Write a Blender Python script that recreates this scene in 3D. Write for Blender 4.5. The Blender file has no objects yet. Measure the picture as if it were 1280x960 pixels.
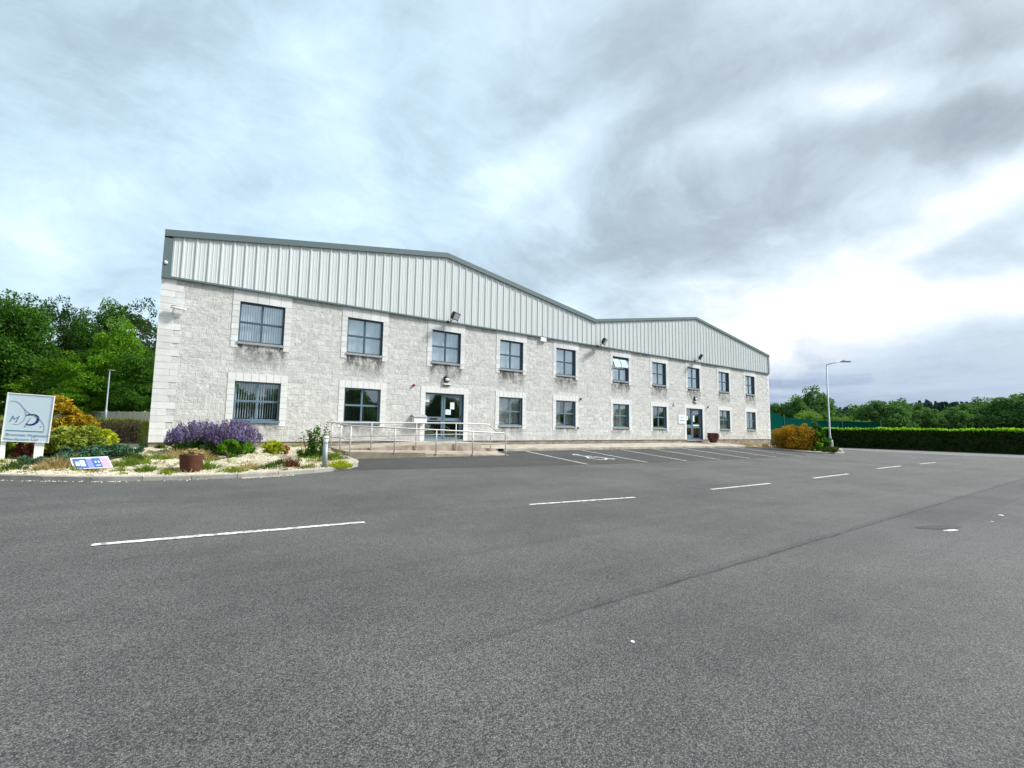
import bpy, math, random
import numpy as np
from mathutils import Vector, Matrix
random.seed(7); rng = np.random.default_rng(11)
R = math.radians
scn = bpy.context.scene
col = scn.collection

# ------------------------------------------------------------------ camera
F = 588.98; PITCH = .092903; ROLL = .014155; YAW = .628238
CAM = Vector((.472, -19.727, 1.55))
FW = Vector((math.sin(YAW)*math.cos(PITCH), math.cos(YAW)*math.cos(PITCH), math.sin(PITCH)))
RT = Vector((math.cos(YAW), -math.sin(YAW), 0)); UP = RT.cross(FW)
CR, SR = math.cos(ROLL), math.sin(ROLL)
def ray(px, py):
    u, v = px-640, py-480
    x = CR*u+SR*v; y = -SR*u+CR*v
    return FW+RT*(x/F)-UP*(y/F)
def at(px, py, depth):                       # world point seen at a photo pixel at a given distance
    return CAM+ray(px, py)*depth
cd = bpy.data.cameras.new('camera'); cam = bpy.data.objects.new('camera', cd); col.objects.link(cam)
cd.sensor_width = 36; cd.lens = F/1280*36; cd.clip_end = 5000; cd.clip_start = .05
r2 = RT*CR+UP*SR; u2 = UP*CR-RT*SR     # rolled axes
cam.matrix_world = Matrix((( r2.x, u2.x, -FW.x, CAM.x), (r2.y, u2.y, -FW.y, CAM.y), (r2.z, u2.z, -FW.z, CAM.z), (0,0,0,1)))
scn.camera = cam

# ------------------------------------------------------------------ terrain
def ip(x, a, b): return float(np.interp(x, a, b))
def ze(x): return ip(x, [5,20,42], [.27,.12,.03])
def zp(x): return ip(x, [5,14,32,38,44,52], [.50,.49,.42,.35,.2,.03])
def H(x, y):
    if y <= -12: return 0.
    if y <= -6.4: return ze(x)*(y+12)/5.6
    if y <= -2.1: return ze(x)+(zp(x)-ze(x))*(y+6.4)/4.3
    return zp(x)
def HG(x, y):                                # grass ground under and behind everything
    if y <= 0: return H(x, y)-.08
    b = .72 + min(max(y-2, 0), 38)*.03
    r = zp(x)-.08
    k = ip(x, [-2, 6], [1, 0])
    z = b*k+r*(1-k)
    if y < 2: z = z*y/2+(H(x, 0)-.08)*(1-y/2)
    far = ip(math.hypot(x, y), [70, 160], [1, 0])
    return z*far
def onH(px, py, dz=0.):
    r = ray(px, py); t = 3.
    while t < 200:
        P = CAM+r*t
        if P.z <= H(P.x, P.y)+dz: return P
        t += .02
    return P

# ------------------------------------------------------------------ helpers
def tag(o, label=None, cat=None, group=None, kind=None):
    if label: o['label'] = label
    if cat: o['category'] = cat
    if group: o['group'] = group
    if kind: o['kind'] = kind
    return o
def empty(name, loc, label, cat, group=None, rz=0):
    o = bpy.data.objects.new(name, None); col.objects.link(o); o.location = loc; o.rotation_euler = (0,0,rz)
    o.empty_display_size = .1
    return tag(o, label, cat, group)
def link(name, me, mat, parent=None):
    o = bpy.data.objects.new(name, me); col.objects.link(o)
    if mat: me.materials.append(mat)
    if parent: o.parent = parent
    return o
class MB:
    def __init__(s): s.v = []; s.f = []
    def add(s, vs, fs):
        n = len(s.v); s.v += [tuple(v) for v in vs]; s.f += [tuple(i+n for i in f) for f in fs]; return s
    def box(s, x0, x1, y0, y1, z0, z1):
        return s.add([(x0,y0,z0),(x1,y0,z0),(x1,y1,z0),(x0,y1,z0),(x0,y0,z1),(x1,y0,z1),(x1,y1,z1),(x0,y1,z1)],
                     [(0,3,2,1),(4,5,6,7),(0,1,5,4),(1,2,6,5),(2,3,7,6),(3,0,4,7)])
    def quad(s, *p): return s.add(p, [tuple(range(len(p)))])
    def tube(s, path, r, n=8, caps=True):
        path = [Vector(p) for p in path]; rs = r if isinstance(r, (list, tuple)) else [r]*len(path)
        rings = []; prev = None
        for i, p in enumerate(path):
            d = (path[min(i+1, len(path)-1)]-path[max(i-1, 0)]).normalized()
            a = prev if prev is not None else (Vector((0,0,1)) if abs(d.z) < .9 else Vector((1,0,0)))
            e = (a-d*a.dot(d)).normalized(); g = d.cross(e); prev = e
            rings.append([p+(e*math.cos(2*math.pi*k/n)+g*math.sin(2*math.pi*k/n))*rs[i] for k in range(n)])
        vs = [q for rg in rings for q in rg]; fs = []
        for i in range(len(path)-1):
            for k in range(n):
                fs.append((i*n+k, i*n+(k+1) % n, (i+1)*n+(k+1) % n, (i+1)*n+k))
        if caps: fs += [tuple(reversed(range(n))), tuple((len(path)-1)*n+k for k in range(n))]
        return s.add(vs, fs)
    def lathe(s, prof, c=(0,0,0), n=24):
        vs = []; fs = []
        for (r, z) in prof:
            for k in range(n):
                a = 2*math.pi*k/n; vs.append((c[0]+r*math.cos(a), c[1]+r*math.sin(a), c[2]+z))
        for i in range(len(prof)-1):
            for k in range(n): fs.append((i*n+k, i*n+(k+1) % n, (i+1)*n+(k+1) % n, (i+1)*n+k))
        fs += [tuple(reversed(range(n))), tuple((len(prof)-1)*n+k for k in range(n))]
        return s.add(vs, fs)
    def build(s, name, mat, parent=None, smooth=False, bevel=0):
        me = bpy.data.meshes.new(name); me.from_pydata(s.v, [], s.f); me.update()
        if smooth: me.polygons.foreach_set('use_smooth', [True]*len(me.polygons))
        o = link(name, me, mat, parent)
        if bevel:
            m = o.modifiers.new('bevel', 'BEVEL'); m.width = bevel; m.segments = 2; m.limit_method = 'ANGLE'
        return o
def place(o, M):
    o.matrix_world = M; return o
def copy_tree(o, parent=None):
    c = o.copy(); col.objects.link(c); c.parent = parent
    for ch in [q for q in o.children if q is not c]: copy_tree(ch, c)
    return c
def text(name, body, size, mat, parent, M, depth=.001, shear=0., align='LEFT', sx=1.):
    cu = bpy.data.curves.new(name, 'FONT'); cu.body = body; cu.size = size; cu.extrude = depth; cu.shear = shear; cu.align_x = align
    t = bpy.data.objects.new(name, cu); col.objects.link(t)
    dg = bpy.context.evaluated_depsgraph_get(); me = bpy.data.meshes.new_from_object(t.evaluated_get(dg))
    bpy.data.objects.remove(t); bpy.data.curves.remove(cu)
    me.transform(Matrix.Diagonal((sx,1,1,1))); me.transform(M); me.materials.clear()
    return link(name, me, mat, parent)

# ------------------------------------------------------------------ materials
class NT:
    def __init__(s, name):
        s.m = bpy.data.materials.new(name); s.m.use_nodes = True; s.t = s.m.node_tree; s.n = s.t.nodes; s.l = s.t.links
        s.b = s.n['Principled BSDF']; s.out = s.n['Material Output']
    def new(s, k, **kw):
        n = s.n.new(k)
        for a, v in kw.items(): setattr(n, a, v)
        return n
    def con(s, a, b): s.l.new(a, b)
    def pos(s, obj=True):
        if obj: return s.new('ShaderNodeTexCoord').outputs['Object']
        return s.new('ShaderNodeNewGeometry').outputs['Position']
    def val(s, sock, v):
        if hasattr(v, 'is_output') or isinstance(v, bpy.types.NodeSocket): s.con(v, sock)
        else: sock.default_value = v
    def math(s, op, a, b=0., c=None, clamp=False):
        n = s.new('ShaderNodeMath', operation=op); n.use_clamp = clamp; s.val(n.inputs[0], a); s.val(n.inputs[1], b)
        if c is not None: s.val(n.inputs[2], c)
        return n.outputs[0]
    def noise(s, vec, scale, detail=4, rough=.55, dist=0):
        n = s.new('ShaderNodeTexNoise'); s.val(n.inputs['Vector'], vec); n.inputs['Scale'].default_value = scale
        n.inputs['Detail'].default_value = detail; n.inputs['Roughness'].default_value = rough; n.inputs['Distortion'].default_value = dist
        return n.outputs['Fac']
    def ramp(s, fac, stops):
        n = s.new('ShaderNodeValToRGB'); s.val(n.inputs[0], fac); e = n.color_ramp.elements
        while len(e) < len(stops): e.new(.5)
        for q, (p, c) in zip(e, stops): q.position = p; q.color = (*c, 1) if len(c) == 3 else c
        return n.outputs[0]
    def rng(s, v, a, b, c=0., d=1., smooth=True):
        n = s.new('ShaderNodeMapRange'); n.interpolation_type = 'SMOOTHSTEP' if smooth else 'LINEAR'
        s.val(n.inputs[0], v)
        for i, q in enumerate((a, b, c, d)): n.inputs[i+1].default_value = q
        return n.outputs[0]
    def mix(s, f, a, b, mode='MIX'):
        n = s.new('ShaderNodeMix', data_type='RGBA', blend_type=mode)
        s.val(n.inputs[0], f)
        for i, v in ((6, a), (7, b)):
            if isinstance(v, tuple): v = (*v, 1) if len(v) == 3 else v
            s.val(n.inputs[i], v)
        return n.outputs[2]
    def sep(s, v):
        n = s.new('ShaderNodeSeparateXYZ'); s.con(v, n.inputs[0]); return n.outputs
    def comb(s, x, y, z):
        n = s.new('ShaderNodeCombineXYZ')
        for i, v in enumerate((x, y, z)): s.val(n.inputs[i], v)
        return n.outputs[0]
    def mapping(s, v, sc):
        n = s.new('ShaderNodeMapping'); s.con(v, n.inputs[0]); n.inputs['Scale'].default_value = sc; return n.outputs[0]
    def bump(s, h, strength=.5, dist=.02):
        n = s.new('ShaderNodeBump'); n.inputs['Strength'].default_value = strength; n.inputs['Distance'].default_value = dist
        s.con(h, n.inputs['Height']); s.con(n.outputs[0], s.b.inputs['Normal']); return n
    def base(s, v, rough=.8, spec=.5, metal=0.):
        if isinstance(v, tuple): s.b.inputs['Base Color'].default_value = (*v, 1)
        else: s.con(v, s.b.inputs['Base Color'])
        s.val(s.b.inputs['Roughness'], rough)
        s.b.inputs['Specular IOR Level'].default_value = spec; s.b.inputs['Metallic'].default_value = metal
        return s.m
def plain(name, c, rough=.6, metal=0., var=.12, scale=8., bump=0.):
    t = NT(name); p = t.pos()
    n = t.noise(p, scale, 5)
    t.base(t.mix(n, tuple(q*(1-var) for q in c), tuple(min(1, q*(1+var)) for q in c)), rough, .4, metal)
    if bump: t.bump(t.noise(p, scale*4, 3), bump, .01)
    return t.m
def leafmat(name, cols, rough=.55, trans=.35):
    t = NT(name); g = t.new('ShaderNodeNewGeometry')
    st = [(i/max(1, len(cols)-1), c) for i, c in enumerate(cols)]
    n1 = t.noise(g.outputs['Position'], .9, 3)
    f = t.math('ADD', t.math('MULTIPLY', g.outputs['Random Per Island'], .55), t.math('MULTIPLY', t.rng(n1, .3, .7), .45))
    c = t.ramp(f, st)
    t.base(c, .7, .12)
    tr = t.new('ShaderNodeBsdfTranslucent'); t.con(t.mix(1., c, (1.15,1.25,.6), 'MULTIPLY'), tr.inputs[0])
    mx = t.new('ShaderNodeMixShader'); mx.inputs[0].default_value = trans
    t.con(t.b.outputs[0], mx.inputs[1]); t.con(tr.outputs[0], mx.inputs[2]); t.con(mx.outputs[0], t.out.inputs[0])
    return t.m

# asphalt
def asphalt(name, base, dark=1., seams=False):
    t = NT(name); P = t.pos(False)
    v = t.new('ShaderNodeTexVoronoi'); v.inputs['Scale'].default_value = 122; t.con(P, v.inputs['Vector'])
    st = t.sep(v.outputs['Color'])[0]
    big = t.noise(P, .35, 5, .6); mid = t.noise(P, 2.2, 4); fine = t.noise(P, 160, 2)
    mp = t.noise(t.mapping(P, (.12, 1.6, 1)), 1.0, 4)             # lengthways laying streaks
    s = t.ramp(st, [(0., (base*.22,)*3), (.30, (base*.62, base*.64, base*.62)), (.72, (base*1.2, base*1.22, base*1.16)), (.96, (base*1.5, base*1.5, base*1.42)), (1., (base*2.1, base*2.05, base*1.9))])
    s = t.mix(t.rng(v.outputs['Distance'], .35, .75, 0., .6), s, (base*.12,)*3)
    k = t.math('ADD', t.rng(big, .3, .7, .84, 1.14), t.rng(mp, .3, .7, -.07, .07))
    k = t.math('ADD', k, t.rng(mid, .3, .7, -.05, .05))
    c = t.mix(1., s, t.comb(t.math('MULTIPLY', k, 1.), k, t.math('MULTIPLY', k, .985)), 'MULTIPLY')
    if seams:
        x, y, z = t.sep(P)
        w = t.math('MULTIPLY', t.math('SUBTRACT', t.noise(t.mapping(P, (1,0,0)), 1.3, 6, .65), .5), .16)
        for yy, wd, st_, amt in ((-16.7, .028, 2.5, .62), (-16.66, .10, 2.5, .22), (-12.25, .02, -50, .28), (-14.6, .025, -50, .2)):
            d = t.math('ABSOLUTE', t.math('ADD', t.math('SUBTRACT', y, yy), w))
            m = t.math('MULTIPLY', t.rng(d, wd*.4, wd, 1., 0.), t.rng(t.noise(P, 3.5, 4), .3, .6, .35, 1.))
            m = t.math('MULTIPLY', m, t.rng(x, st_-2, st_+2.5, .0, 1.) if st_ > -40 else 1.)
            c = t.mix(t.math('MULTIPLY', m, amt), c, (.008,.008,.009))
        # newer, slightly bluer strip beyond the seam on the right
        m = t.math('MULTIPLY', t.math('MULTIPLY', t.rng(y, -16.72, -16.68, 1., 0.), t.rng(t.math('ADD', y, t.math('MULTIPLY', x, .012)), -17.42, -17.36)), t.rng(x, 11.2, 11.6))
        c = t.mix(t.math('MULTIPLY', m, .5), c, t.mix(1., c, (.62,.64,.70), 'MULTIPLY'))
        m = t.math('MULTIPLY', t.rng(y, -16.75, -16.65, 1., 0.), t.rng(x, 6, 14))
        c = t.mix(t.math('MULTIPLY', m, .35), c, t.mix(1., c, (.72,.75,.84), 'MULTIPLY'))
        # tyre-polished oil spots
        sp = t.rng(t.noise(P, .9, 6, .7), .64, .72)
        c = t.mix(t.math('MULTIPLY', sp, .18), c, (.02,.02,.02))
    t.base(c, t.rng(st, 0, 1, .75, .95), .35)
    hh = t.math('ADD', t.math('MULTIPLY', v.outputs['Distance'], -1.), t.math('MULTIPLY', fine, .3))
    t.bump(hh, .42, .01)
    return t.m
M = {}
M['asphalt'] = asphalt('worn_asphalt', .113, seams=True)
M['asphalt_new'] = asphalt('dark_asphalt', .07)
M['apron'] = asphalt('pale_asphalt', .2)
M['white_paint'] = None
t = NT('road_paint'); P = t.pos(False)
w = t.rng(t.noise(P, 14, 7, .75), .40, .56)
t.base(t.mix(w, (.22,.22,.21), (.74,.74,.72)), .7); t.bump(t.noise(P, 90, 2), .4, .006); M['white_paint'] = t.m
t = NT('faded_paint'); P = t.pos(False)
w = t.rng(t.noise(P, 9, 6, .75), .36, .52)
t.base(t.mix(w, (.16,.16,.16), (.66,.66,.65)), .75); M['faded_paint'] = t.m

t = NT('grass_ground'); P = t.pos(False)
t.base(t.ramp(t.noise(P, .6, 8, .65), [(.3,(.05,.08,.02)),(.5,(.10,.14,.03)),(.7,(.19,.2,.06))]), .9, .2); t.bump(t.noise(P, 12, 5), .8, .05); M['grass'] = t.m

def stone(name, lo, hi, w, h, mortar, mcol, rough_amt, stain):
    t = NT(name); P = t.pos(False); x, y, z = t.sep(P)
    v = t.comb(x, t.math('SUBTRACT', z, .901), 0.)
    b = t.new('ShaderNodeTexBrick'); t.con(v, b.inputs['Vector'])
    b.inputs['Scale'].default_value = 1; b.inputs['Brick Width'].default_value = w; b.inputs['Row Height'].default_value = h
    b.inputs['Mortar Size'].default_value = mortar; b.inputs['Mortar Smooth'].default_value = .3
    b.inputs['Color1'].default_value = (0,0,0,1); b.inputs['Color2'].default_value = (1,1,1,1); b.inputs['Mortar'].default_value = (.5,.5,.5,1)
    rnd = t.sep(b.outputs['Color'])[0]
    sc = t.noise(P, 5.5, 8, .75); sc2 = t.noise(P, 26, 5, .6); lg = t.noise(P, .45, 4)
    f = t.math('ADD', t.math('ADD', t.math('MULTIPLY', rnd, .28), t.math('MULTIPLY', t.rng(sc, .28, .72), .5)), t.math('MULTIPLY', t.rng(sc2, .3, .7), .22))
    c = t.mix(f, lo, hi)
    c = t.mix(t.math('MULTIPLY', t.rng(rnd, .80, .97), .38), c, t.mix(1., c, (.66,.66,.67), 'MULTIPLY'))
    run = t.rng(t.noise(t.mapping(P, (3.,3.,.28)), 1.5, 7, .7), .55, .74)
    c = t.mix(t.math('MULTIPLY', run, .38), c, t.mix(1., c, (.55,.55,.56), 'MULTIPLY'))
    c = t.mix(t.rng(lg, .35, .7, 0., .3), c, t.mix(1., c, (.93,.95,.90), 'MULTIPLY'))
    # scattered darker stones
    dk = t.math('MULTIPLY', t.rng(t.noise(P, 2.6, 7, .7), .60, .72), .4)
    c = t.mix(dk, c, t.mix(1., c, (.52,.53,.55), 'MULTIPLY'))
    c = t.mix(t.math('MULTIPLY', b.outputs['Fac'], .5), c, mcol)
    if stain:
        a = t.new('ShaderNodeAttribute', attribute_name='stain')
        ns = t.math('MULTIPLY', t.rng(t.noise(t.mapping(P, (1,1,.55)), 3.6, 8, .75), .34, .60), t.rng(t.noise(P, 1.3, 3), .25, .5, .55, 1.25))
        s_ = t.math('MULTIPLY', a.outputs['Fac'], ns, clamp=True)
        c = t.mix(t.math('MULTIPLY', s_, 1.), c, (.07,.07,.068))
    t.base(c, .92, .2)
    hh = t.math('ADD', t.math('MULTIPLY', sc, 1.), t.math('MULTIPLY', sc2, .35))
    hh = t.math('SUBTRACT', hh, t.math('MULTIPLY', b.outputs['Fac'], .35))
    t.bump(hh, rough_amt, .09)
    return t.m
M['stone'] = stone('split_faced_stone', (.36,.352,.335), (.83,.815,.785), .45, .2252, .010, (.52,.51,.49), .6, True)
t = NT('smooth_stone'); P = t.pos(False); n = t.noise(P, 3.2, 7, .7); g_ = t.new('ShaderNodeNewGeometry')
f = t.math('ADD', t.math('MULTIPLY', g_.outputs['Random Per Island'], .55), t.math('MULTIPLY', t.rng(n, .3, .7), .45))
c = t.mix(f, (.55,.545,.53), (.76,.755,.74)); c = t.mix(t.math('MULTIPLY', t.rng(t.noise(t.mapping(P, (2,2,.6)), 2.2, 7, .7), .56, .72), .35), c, (.25,.25,.24))
t.base(c, .85, .25); t.bump(t.noise(P, 14, 4), .25, .01); M['smooth'] = t.m; M['smooth_low'] = plain('bleached_stone', (.69,.685,.665), .85, 0, .12, 3., .2)
M['sill'] = plain('sill_concrete', (.30,.31,.31), .85, 0, .3, 6., .3)
t = NT('plinth_render'); P = t.pos(False)
t.base(t.ramp(t.noise(t.mapping(P, (.6,1,3)), 2.2, 7, .7), [(.3,(.10,.075,.05)),(.5,(.25,.21,.16)),(.7,(.38,.35,.30))]), .9, .2); t.bump(t.noise(P, 20, 4), .5, .02); M['plinth'] = t.m
t = NT('cladding_steel'); P = t.pos(False); n = t.noise(t.mapping(P, (1.3,1,.12)), 1.6, 6, .65)
t.base(t.mix(n, (.535,.56,.56), (.655,.68,.675)), .5, .3); M['clad'] = t.m
M['trim'] = plain('trim_steel', (.115,.155,.16), .4, .0, .06, 2.)
M['trim2'] = plain('trim_steel_pale', (.27,.32,.31), .4, .0, .06, 2.)
M['roof'] = plain('roof_steel', (.25,.29,.29), .5, 0, .08, 2.)
M['frame'] = plain('slate_blue_frame', (.055,.095,.135), .35, 0, .08, 4.)
M['frame_hi'] = plain('door_frame_blue', (.13,.20,.25), .35, 0, .08, 4.)
M['dark'] = plain('dark_interior', (.03,.032,.035), .9)
M['inner'] = plain('interior_wall', (.22,.22,.21), .9)
M['blindw'] = plain('white_blind', (.84,.88,.92), .8, 0, .05)
M['blindb'] = plain('beige_blind', (.62,.59,.53), .85, 0, .08)
M['steel'] = plain('galvanised_tube', (.50,.49,.46), .45, .25, .12, 10)
M['white'] = plain('white_plastic', (.78,.79,.78), .45, 0, .04)
M['paper'] = plain('paper', (.80,.86,.86), .7, 0, .03)
M['black'] = plain('black_plastic', (.02,.02,.022), .4)
M['lens'] = plain('milky_lens', (.75,.75,.73), .25)
M['red'] = plain('red_plastic', (.30,.02,.02), .4)
M['rust'] = plain('rusty_pot', (.075,.026,.012), .9, 0, .75, 6, .5)
M['urn'] = plain('glazed_urn', (.075,.018,.014), .16, 0, .35, 5)
M['galv'] = plain('galvanised_post', (.27,.30,.33), .5, .2, .08, 5)
M['kerb'] = plain('kerb_concrete', (.32,.30,.265), .9, 0, .55, 4.5, .6)
t = NT('ramp_concrete'); P = t.pos(False)
t.base(t.ramp(t.noise(P, 2.1, 8, .72), [(.3,(.17,.135,.10)),(.48,(.33,.28,.22)),(.7,(.46,.41,.34))]), .92, .2); t.bump(t.noise(P, 30, 3), .3, .01); M['slab'] = t.m
M['slabside'] = plain('ramp_side_concrete', (.22,.19,.14), .9, 0, .5, 3.2, .5)
t = NT('path_concrete'); P = t.pos(False)
t.base(t.ramp(t.noise(P, 1.6, 7, .7), [(.3,(.22,.19,.155)),(.5,(.37,.335,.28)),(.7,(.50,.47,.41))]), .9, .2); t.bump(t.noise(P, 30, 3), .3, .01); M['path'] = t.m
t = NT('gravel'); P = t.pos(False)
v = t.new('ShaderNodeTexVoronoi'); v.inputs['Scale'].default_value = 28; t.con(P, v.inputs['Vector'])
g = t.ramp(t.sep(v.outputs['Color'])[0], [(0,(.24,.20,.13)),(.5,(.46,.41,.29)),(1,(.62,.58,.47))])
m = t.rng(t.noise(P, 1.4, 6, .65), .48, .64)
t.base(t.mix(t.math('MULTIPLY', m, .6), g, (.22,.21,.10)), .95, .2); t.bump(v.outputs['Distance'], -.8, .03); M['gravel'] = t.m
M['pebble'] = plain('pebble', (.52,.47,.36), .85, 0, .25, 40)
M['wood'] = None
t = NT('fence_boards'); P = t.pos(False); x, y, z = t.sep(P)
t.base(t.ramp(t.noise(t.mapping(P, (7,7,.4)), 1.2, 5, .7), [(.3,(.28,.25,.20)),(.5,(.48,.45,.39)),(.7,(.60,.57,.51))]), .9, .2); M['wood'] = t.m
M['bark'] = plain('bark', (.085,.07,.05), .95, 0, .35, 3, .6)
M['gfence'] = plain('green_screen', (.002,.045,.035), 1., 0, .2, 1.5); M['gfence'].node_tree.nodes['Principled BSDF'].inputs['Specular IOR Level'].default_value = 0.
M['gpost'] = plain('green_post', (.02,.11,.07), .5)
t = NT('window_glass')
gl = t.new('ShaderNodeBsdfGlossy'); gl.inputs['Roughness'].default_value = .015; gl.inputs['Color'].default_value = (.84,.94,1,1)
tr = t.new('ShaderNodeBsdfTransparent'); tr.inputs[0].default_value = (.88,.93,.95,1)
fr = t.new('ShaderNodeLayerWeight'); fr.inputs[0].default_value = .5
mx = t.new('ShaderNodeMixShader'); t.con(t.math('ADD', t.math('MULTIPLY', t.math('POWER', fr.outputs['Facing'], 2.2), .72), .23, clamp=True), mx.inputs[0])
t.con(tr.outputs[0], mx.inputs[1]); t.con(gl.outputs[0], mx.inputs[2]); t.con(mx.outputs[0], t.out.inputs[0])
bp = t.new('ShaderNodeBump'); bp.inputs['Strength'].default_value = .08; bp.inputs['Distance'].default_value = .02
t.con(t.noise(t.pos(False), 1.1, 2), bp.inputs['Height']); t.con(bp.outputs[0], gl.inputs['Normal'])
M['glass'] = t.m
t2 = t.m.copy(); t2.name = 'upper_window_glass'
for n_ in t2.node_tree.nodes:
    if n_.type == 'MATH' and n_.operation == 'ADD': n_.inputs[1].default_value = .36
M['glass_up'] = t2
def flat(name, c, rough=.5): return plain(name, c, rough, 0, .04)
M['navy'] = flat('navy_print', (.015,.015,.16)); M['teal'] = flat('teal_print', (.02,.20,.25)); M['greyp'] = flat('grey_print', (.30,.36,.42))
M['signboard'] = flat('pale_blue_board', (.56,.68,.76), .3); M['blue'] = flat('blue_print', (.05,.14,.42)); M['pink'] = flat('pink_print', (.62,.36,.46)); M['lilac'] = flat('lilac_print', (.26,.25,.55))
M['slate_text'] = flat('slate_print', (.22,.27,.42))

LG = {}
def LM(k, cols, tr=.35): LG[k] = leafmat('leaves_'+k, cols, .55, tr)
LM('mid', [(.018,.06,.008),(.05,.13,.014),(.085,.20,.025)])
LM('bright', [(.05,.14,.008),(.12,.26,.018),(.20,.36,.035)], .5)
LM('dark', [(.014,.04,.010),(.03,.07,.015),(.05,.11,.025)])
LM('olive', [(.03,.06,.012),(.06,.10,.02),(.10,.14,.03)])
LM('far', [(.04,.095,.04),(.08,.17,.055),(.14,.27,.075)], .35)
LM('farlight', [(.09,.16,.035),(.14,.23,.05),(.20,.31,.07)], .4)
LM('conifer', [(.022,.055,.055),(.04,.085,.08)], .2)
LM('hedge', [(.010,.035,.004),(.02,.06,.006),(.04,.10,.01)], .35)
LM('hedge_sunlit', [(.10,.22,.015),(.17,.33,.02),(.25,.42,.04)], .6)  # new growth on the hedge, sunlight along the top put into its colour
LM('gold', [(.16,.12,.01),(.36,.23,.014),(.52,.36,.025)], .35)
LM('goldgreen', [(.10,.15,.02),(.21,.27,.035),(.38,.42,.08)], .35)
LM('yellow', [(.18,.24,.012),(.38,.42,.025),(.60,.60,.06)], .4)
LM('lime', [(.07,.12,.015),(.16,.22,.035),(.28,.33,.07)], .4)
LM('teal', [(.035,.085,.05),(.065,.14,.08),(.12,.22,.13)], .2)
LM('purple', [(.09,.07,.14),(.18,.13,.30),(.31,.24,.46)], .3); LM('rustgold', [(.12,.10,.012),(.34,.19,.015),(.50,.27,.02)], .3)
LM('darkpurple', [(.05,.04,.08),(.10,.07,.16)], .2)
LM('dry', [(.22,.15,.07),(.40,.30,.15),(.52,.42,.24)], .3)
LM('brown', [(.17,.13,.075),(.27,.21,.13),(.36,.30,.19)], .2)
LM('redbrown', [(.07,.02,.015),(.14,.045,.03),(.20,.09,.05)], .25)
LM('red', [(.4,.06,.03),(.6,.15,.08)], .3)
LM('lawn', [(.13,.16,.03),(.22,.24,.05),(.34,.33,.09)], .3)

# ------------------------------------------------------------------ foliage meshes
def leaf_mesh(name, C, size, aspect=1.6, droop=0., up=0.):
    """C: Nx3 leaf centres -> mesh of small folded leaf quads"""
    n = len(C); C = np.asarray(C, float)
    a = rng.normal(size=(n, 3)); a[:, 2] = a[:, 2]*(1-up)+up*2.; a /= np.linalg.norm(a, axis=1)[:, None]
    b = rng.normal(size=(n, 3)); b -= a*(a*b).sum(1)[:, None]; b /= np.linalg.norm(b, axis=1)[:, None]
    s = (size*rng.uniform(.6, 1.35, n))[:, None]
    nn = np.cross(a, b)
    L = a*s*aspect/2; W = b*s/2
    V = np.stack([C-L, C+W*1.0+nn*s*.12, C+L, C-W+nn*s*.12], 1).reshape(-1, 3)
    me = bpy.data.meshes.new(name); me.vertices.add(4*n); me.vertices.foreach_set('co', V.ravel())
    me.loops.add(4*n); me.loops.foreach_set('vertex_index', np.arange(4*n, dtype=np.int32))
    me.polygons.add(n); me.polygons.foreach_set('loop_start', np.arange(0, 4*n, 4, dtype=np.int32)); me.polygons.foreach_set('loop_total', np.full(n, 4, dtype=np.int32))
    me.update(calc_edges=True); return me
def unit(n):
    d = rng.normal(size=(n, 3)); return d/np.linalg.norm(d, axis=1)[:, None]
def clumps(n_clump, per, rx, ry, rz, cz, cr, shell=.55, squash=.8, hollow=.0, minz=None, top=1.):
    pts = []; cs = []
    d = unit(n_clump*3)
    k = 0
    for q in d:
        if k >= n_clump: break
        rr = rng.uniform(shell, 1.)**.8*rng.uniform(.82, 1.12)
        wz = 1-.35*max(q[2], 0)*(2-top*2)
        c = np.array([q[0]*rx*rr*wz, q[1]*ry*rr*wz, cz+q[2]*rz*rr])
        if minz is not None and c[2] < minz: continue
        k += 1
        r = cr*rng.uniform(.55, 1.35); m = int(per*rng.uniform(.5, 1.4)*(r/cr)**1.5)
        u = unit(m)*(rng.uniform(.25, 1., (m, 1))**.5)*r
        u[:, 2] *= squash
        pts.append(c+u); cs.append(c)
    return np.concatenate(pts), cs
def limbs(h, r0, cs, n=9, z0=.25):
    mb = MB(); top = h*.78
    lean = [(rng.uniform(-.03, .03)*h*k, rng.uniform(-.03, .03)*h*k) for k in (0, .3, .6, 1)]
    tp = [(lean[0][0]*0, 0, -.3), (lean[1][0], lean[1][1], top*.33), (lean[2][0], lean[2][1], top*.66), (lean[3][0], lean[3][1], top)]
    mb.tube(tp, [r0*1.25, r0*.8, r0*.5, r0*.18], 8)
    idx = rng.permutation(len(cs))[:n]
    for i in idx:
        c = cs[i]; zb = max(z0*h, min(top*.9, c[2]-abs(rng.normal())*.12*h-.1*h)); f = zb/top
        bx = float(np.interp(zb, [q[2] for q in tp], [q[0] for q in tp])); by = float(np.interp(zb, [q[2] for q in tp], [q[1] for q in tp]))
        mid = ((bx+c[0])/2+rng.normal()*.02*h, (by+c[1])/2+rng.normal()*.02*h, (zb+c[2])/2+.02*h)
        mb.tube([(bx, by, zb), mid, tuple(c)], [r0*.38*(1.15-f*.6), r0*.22, r0*.05], 5)
    return mb
def tree_proto(kind, h, rx, ry, mat, n_clump=70, per=110, leaf=.26, cr=None, cz=.62, rz=.40, squash=.8, limbn=10, shell=.45, top=1., r0=None):
    cr = cr or h*.085
    C, cs = clumps(n_clump, per, rx, ry, h*rz, h*cz, cr, shell, squash, top=top)
    me = leaf_mesh('crown', C, leaf)
    tm = limbs(h, r0 or h*.018, cs, limbn)
    return me, tm, mat
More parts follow.
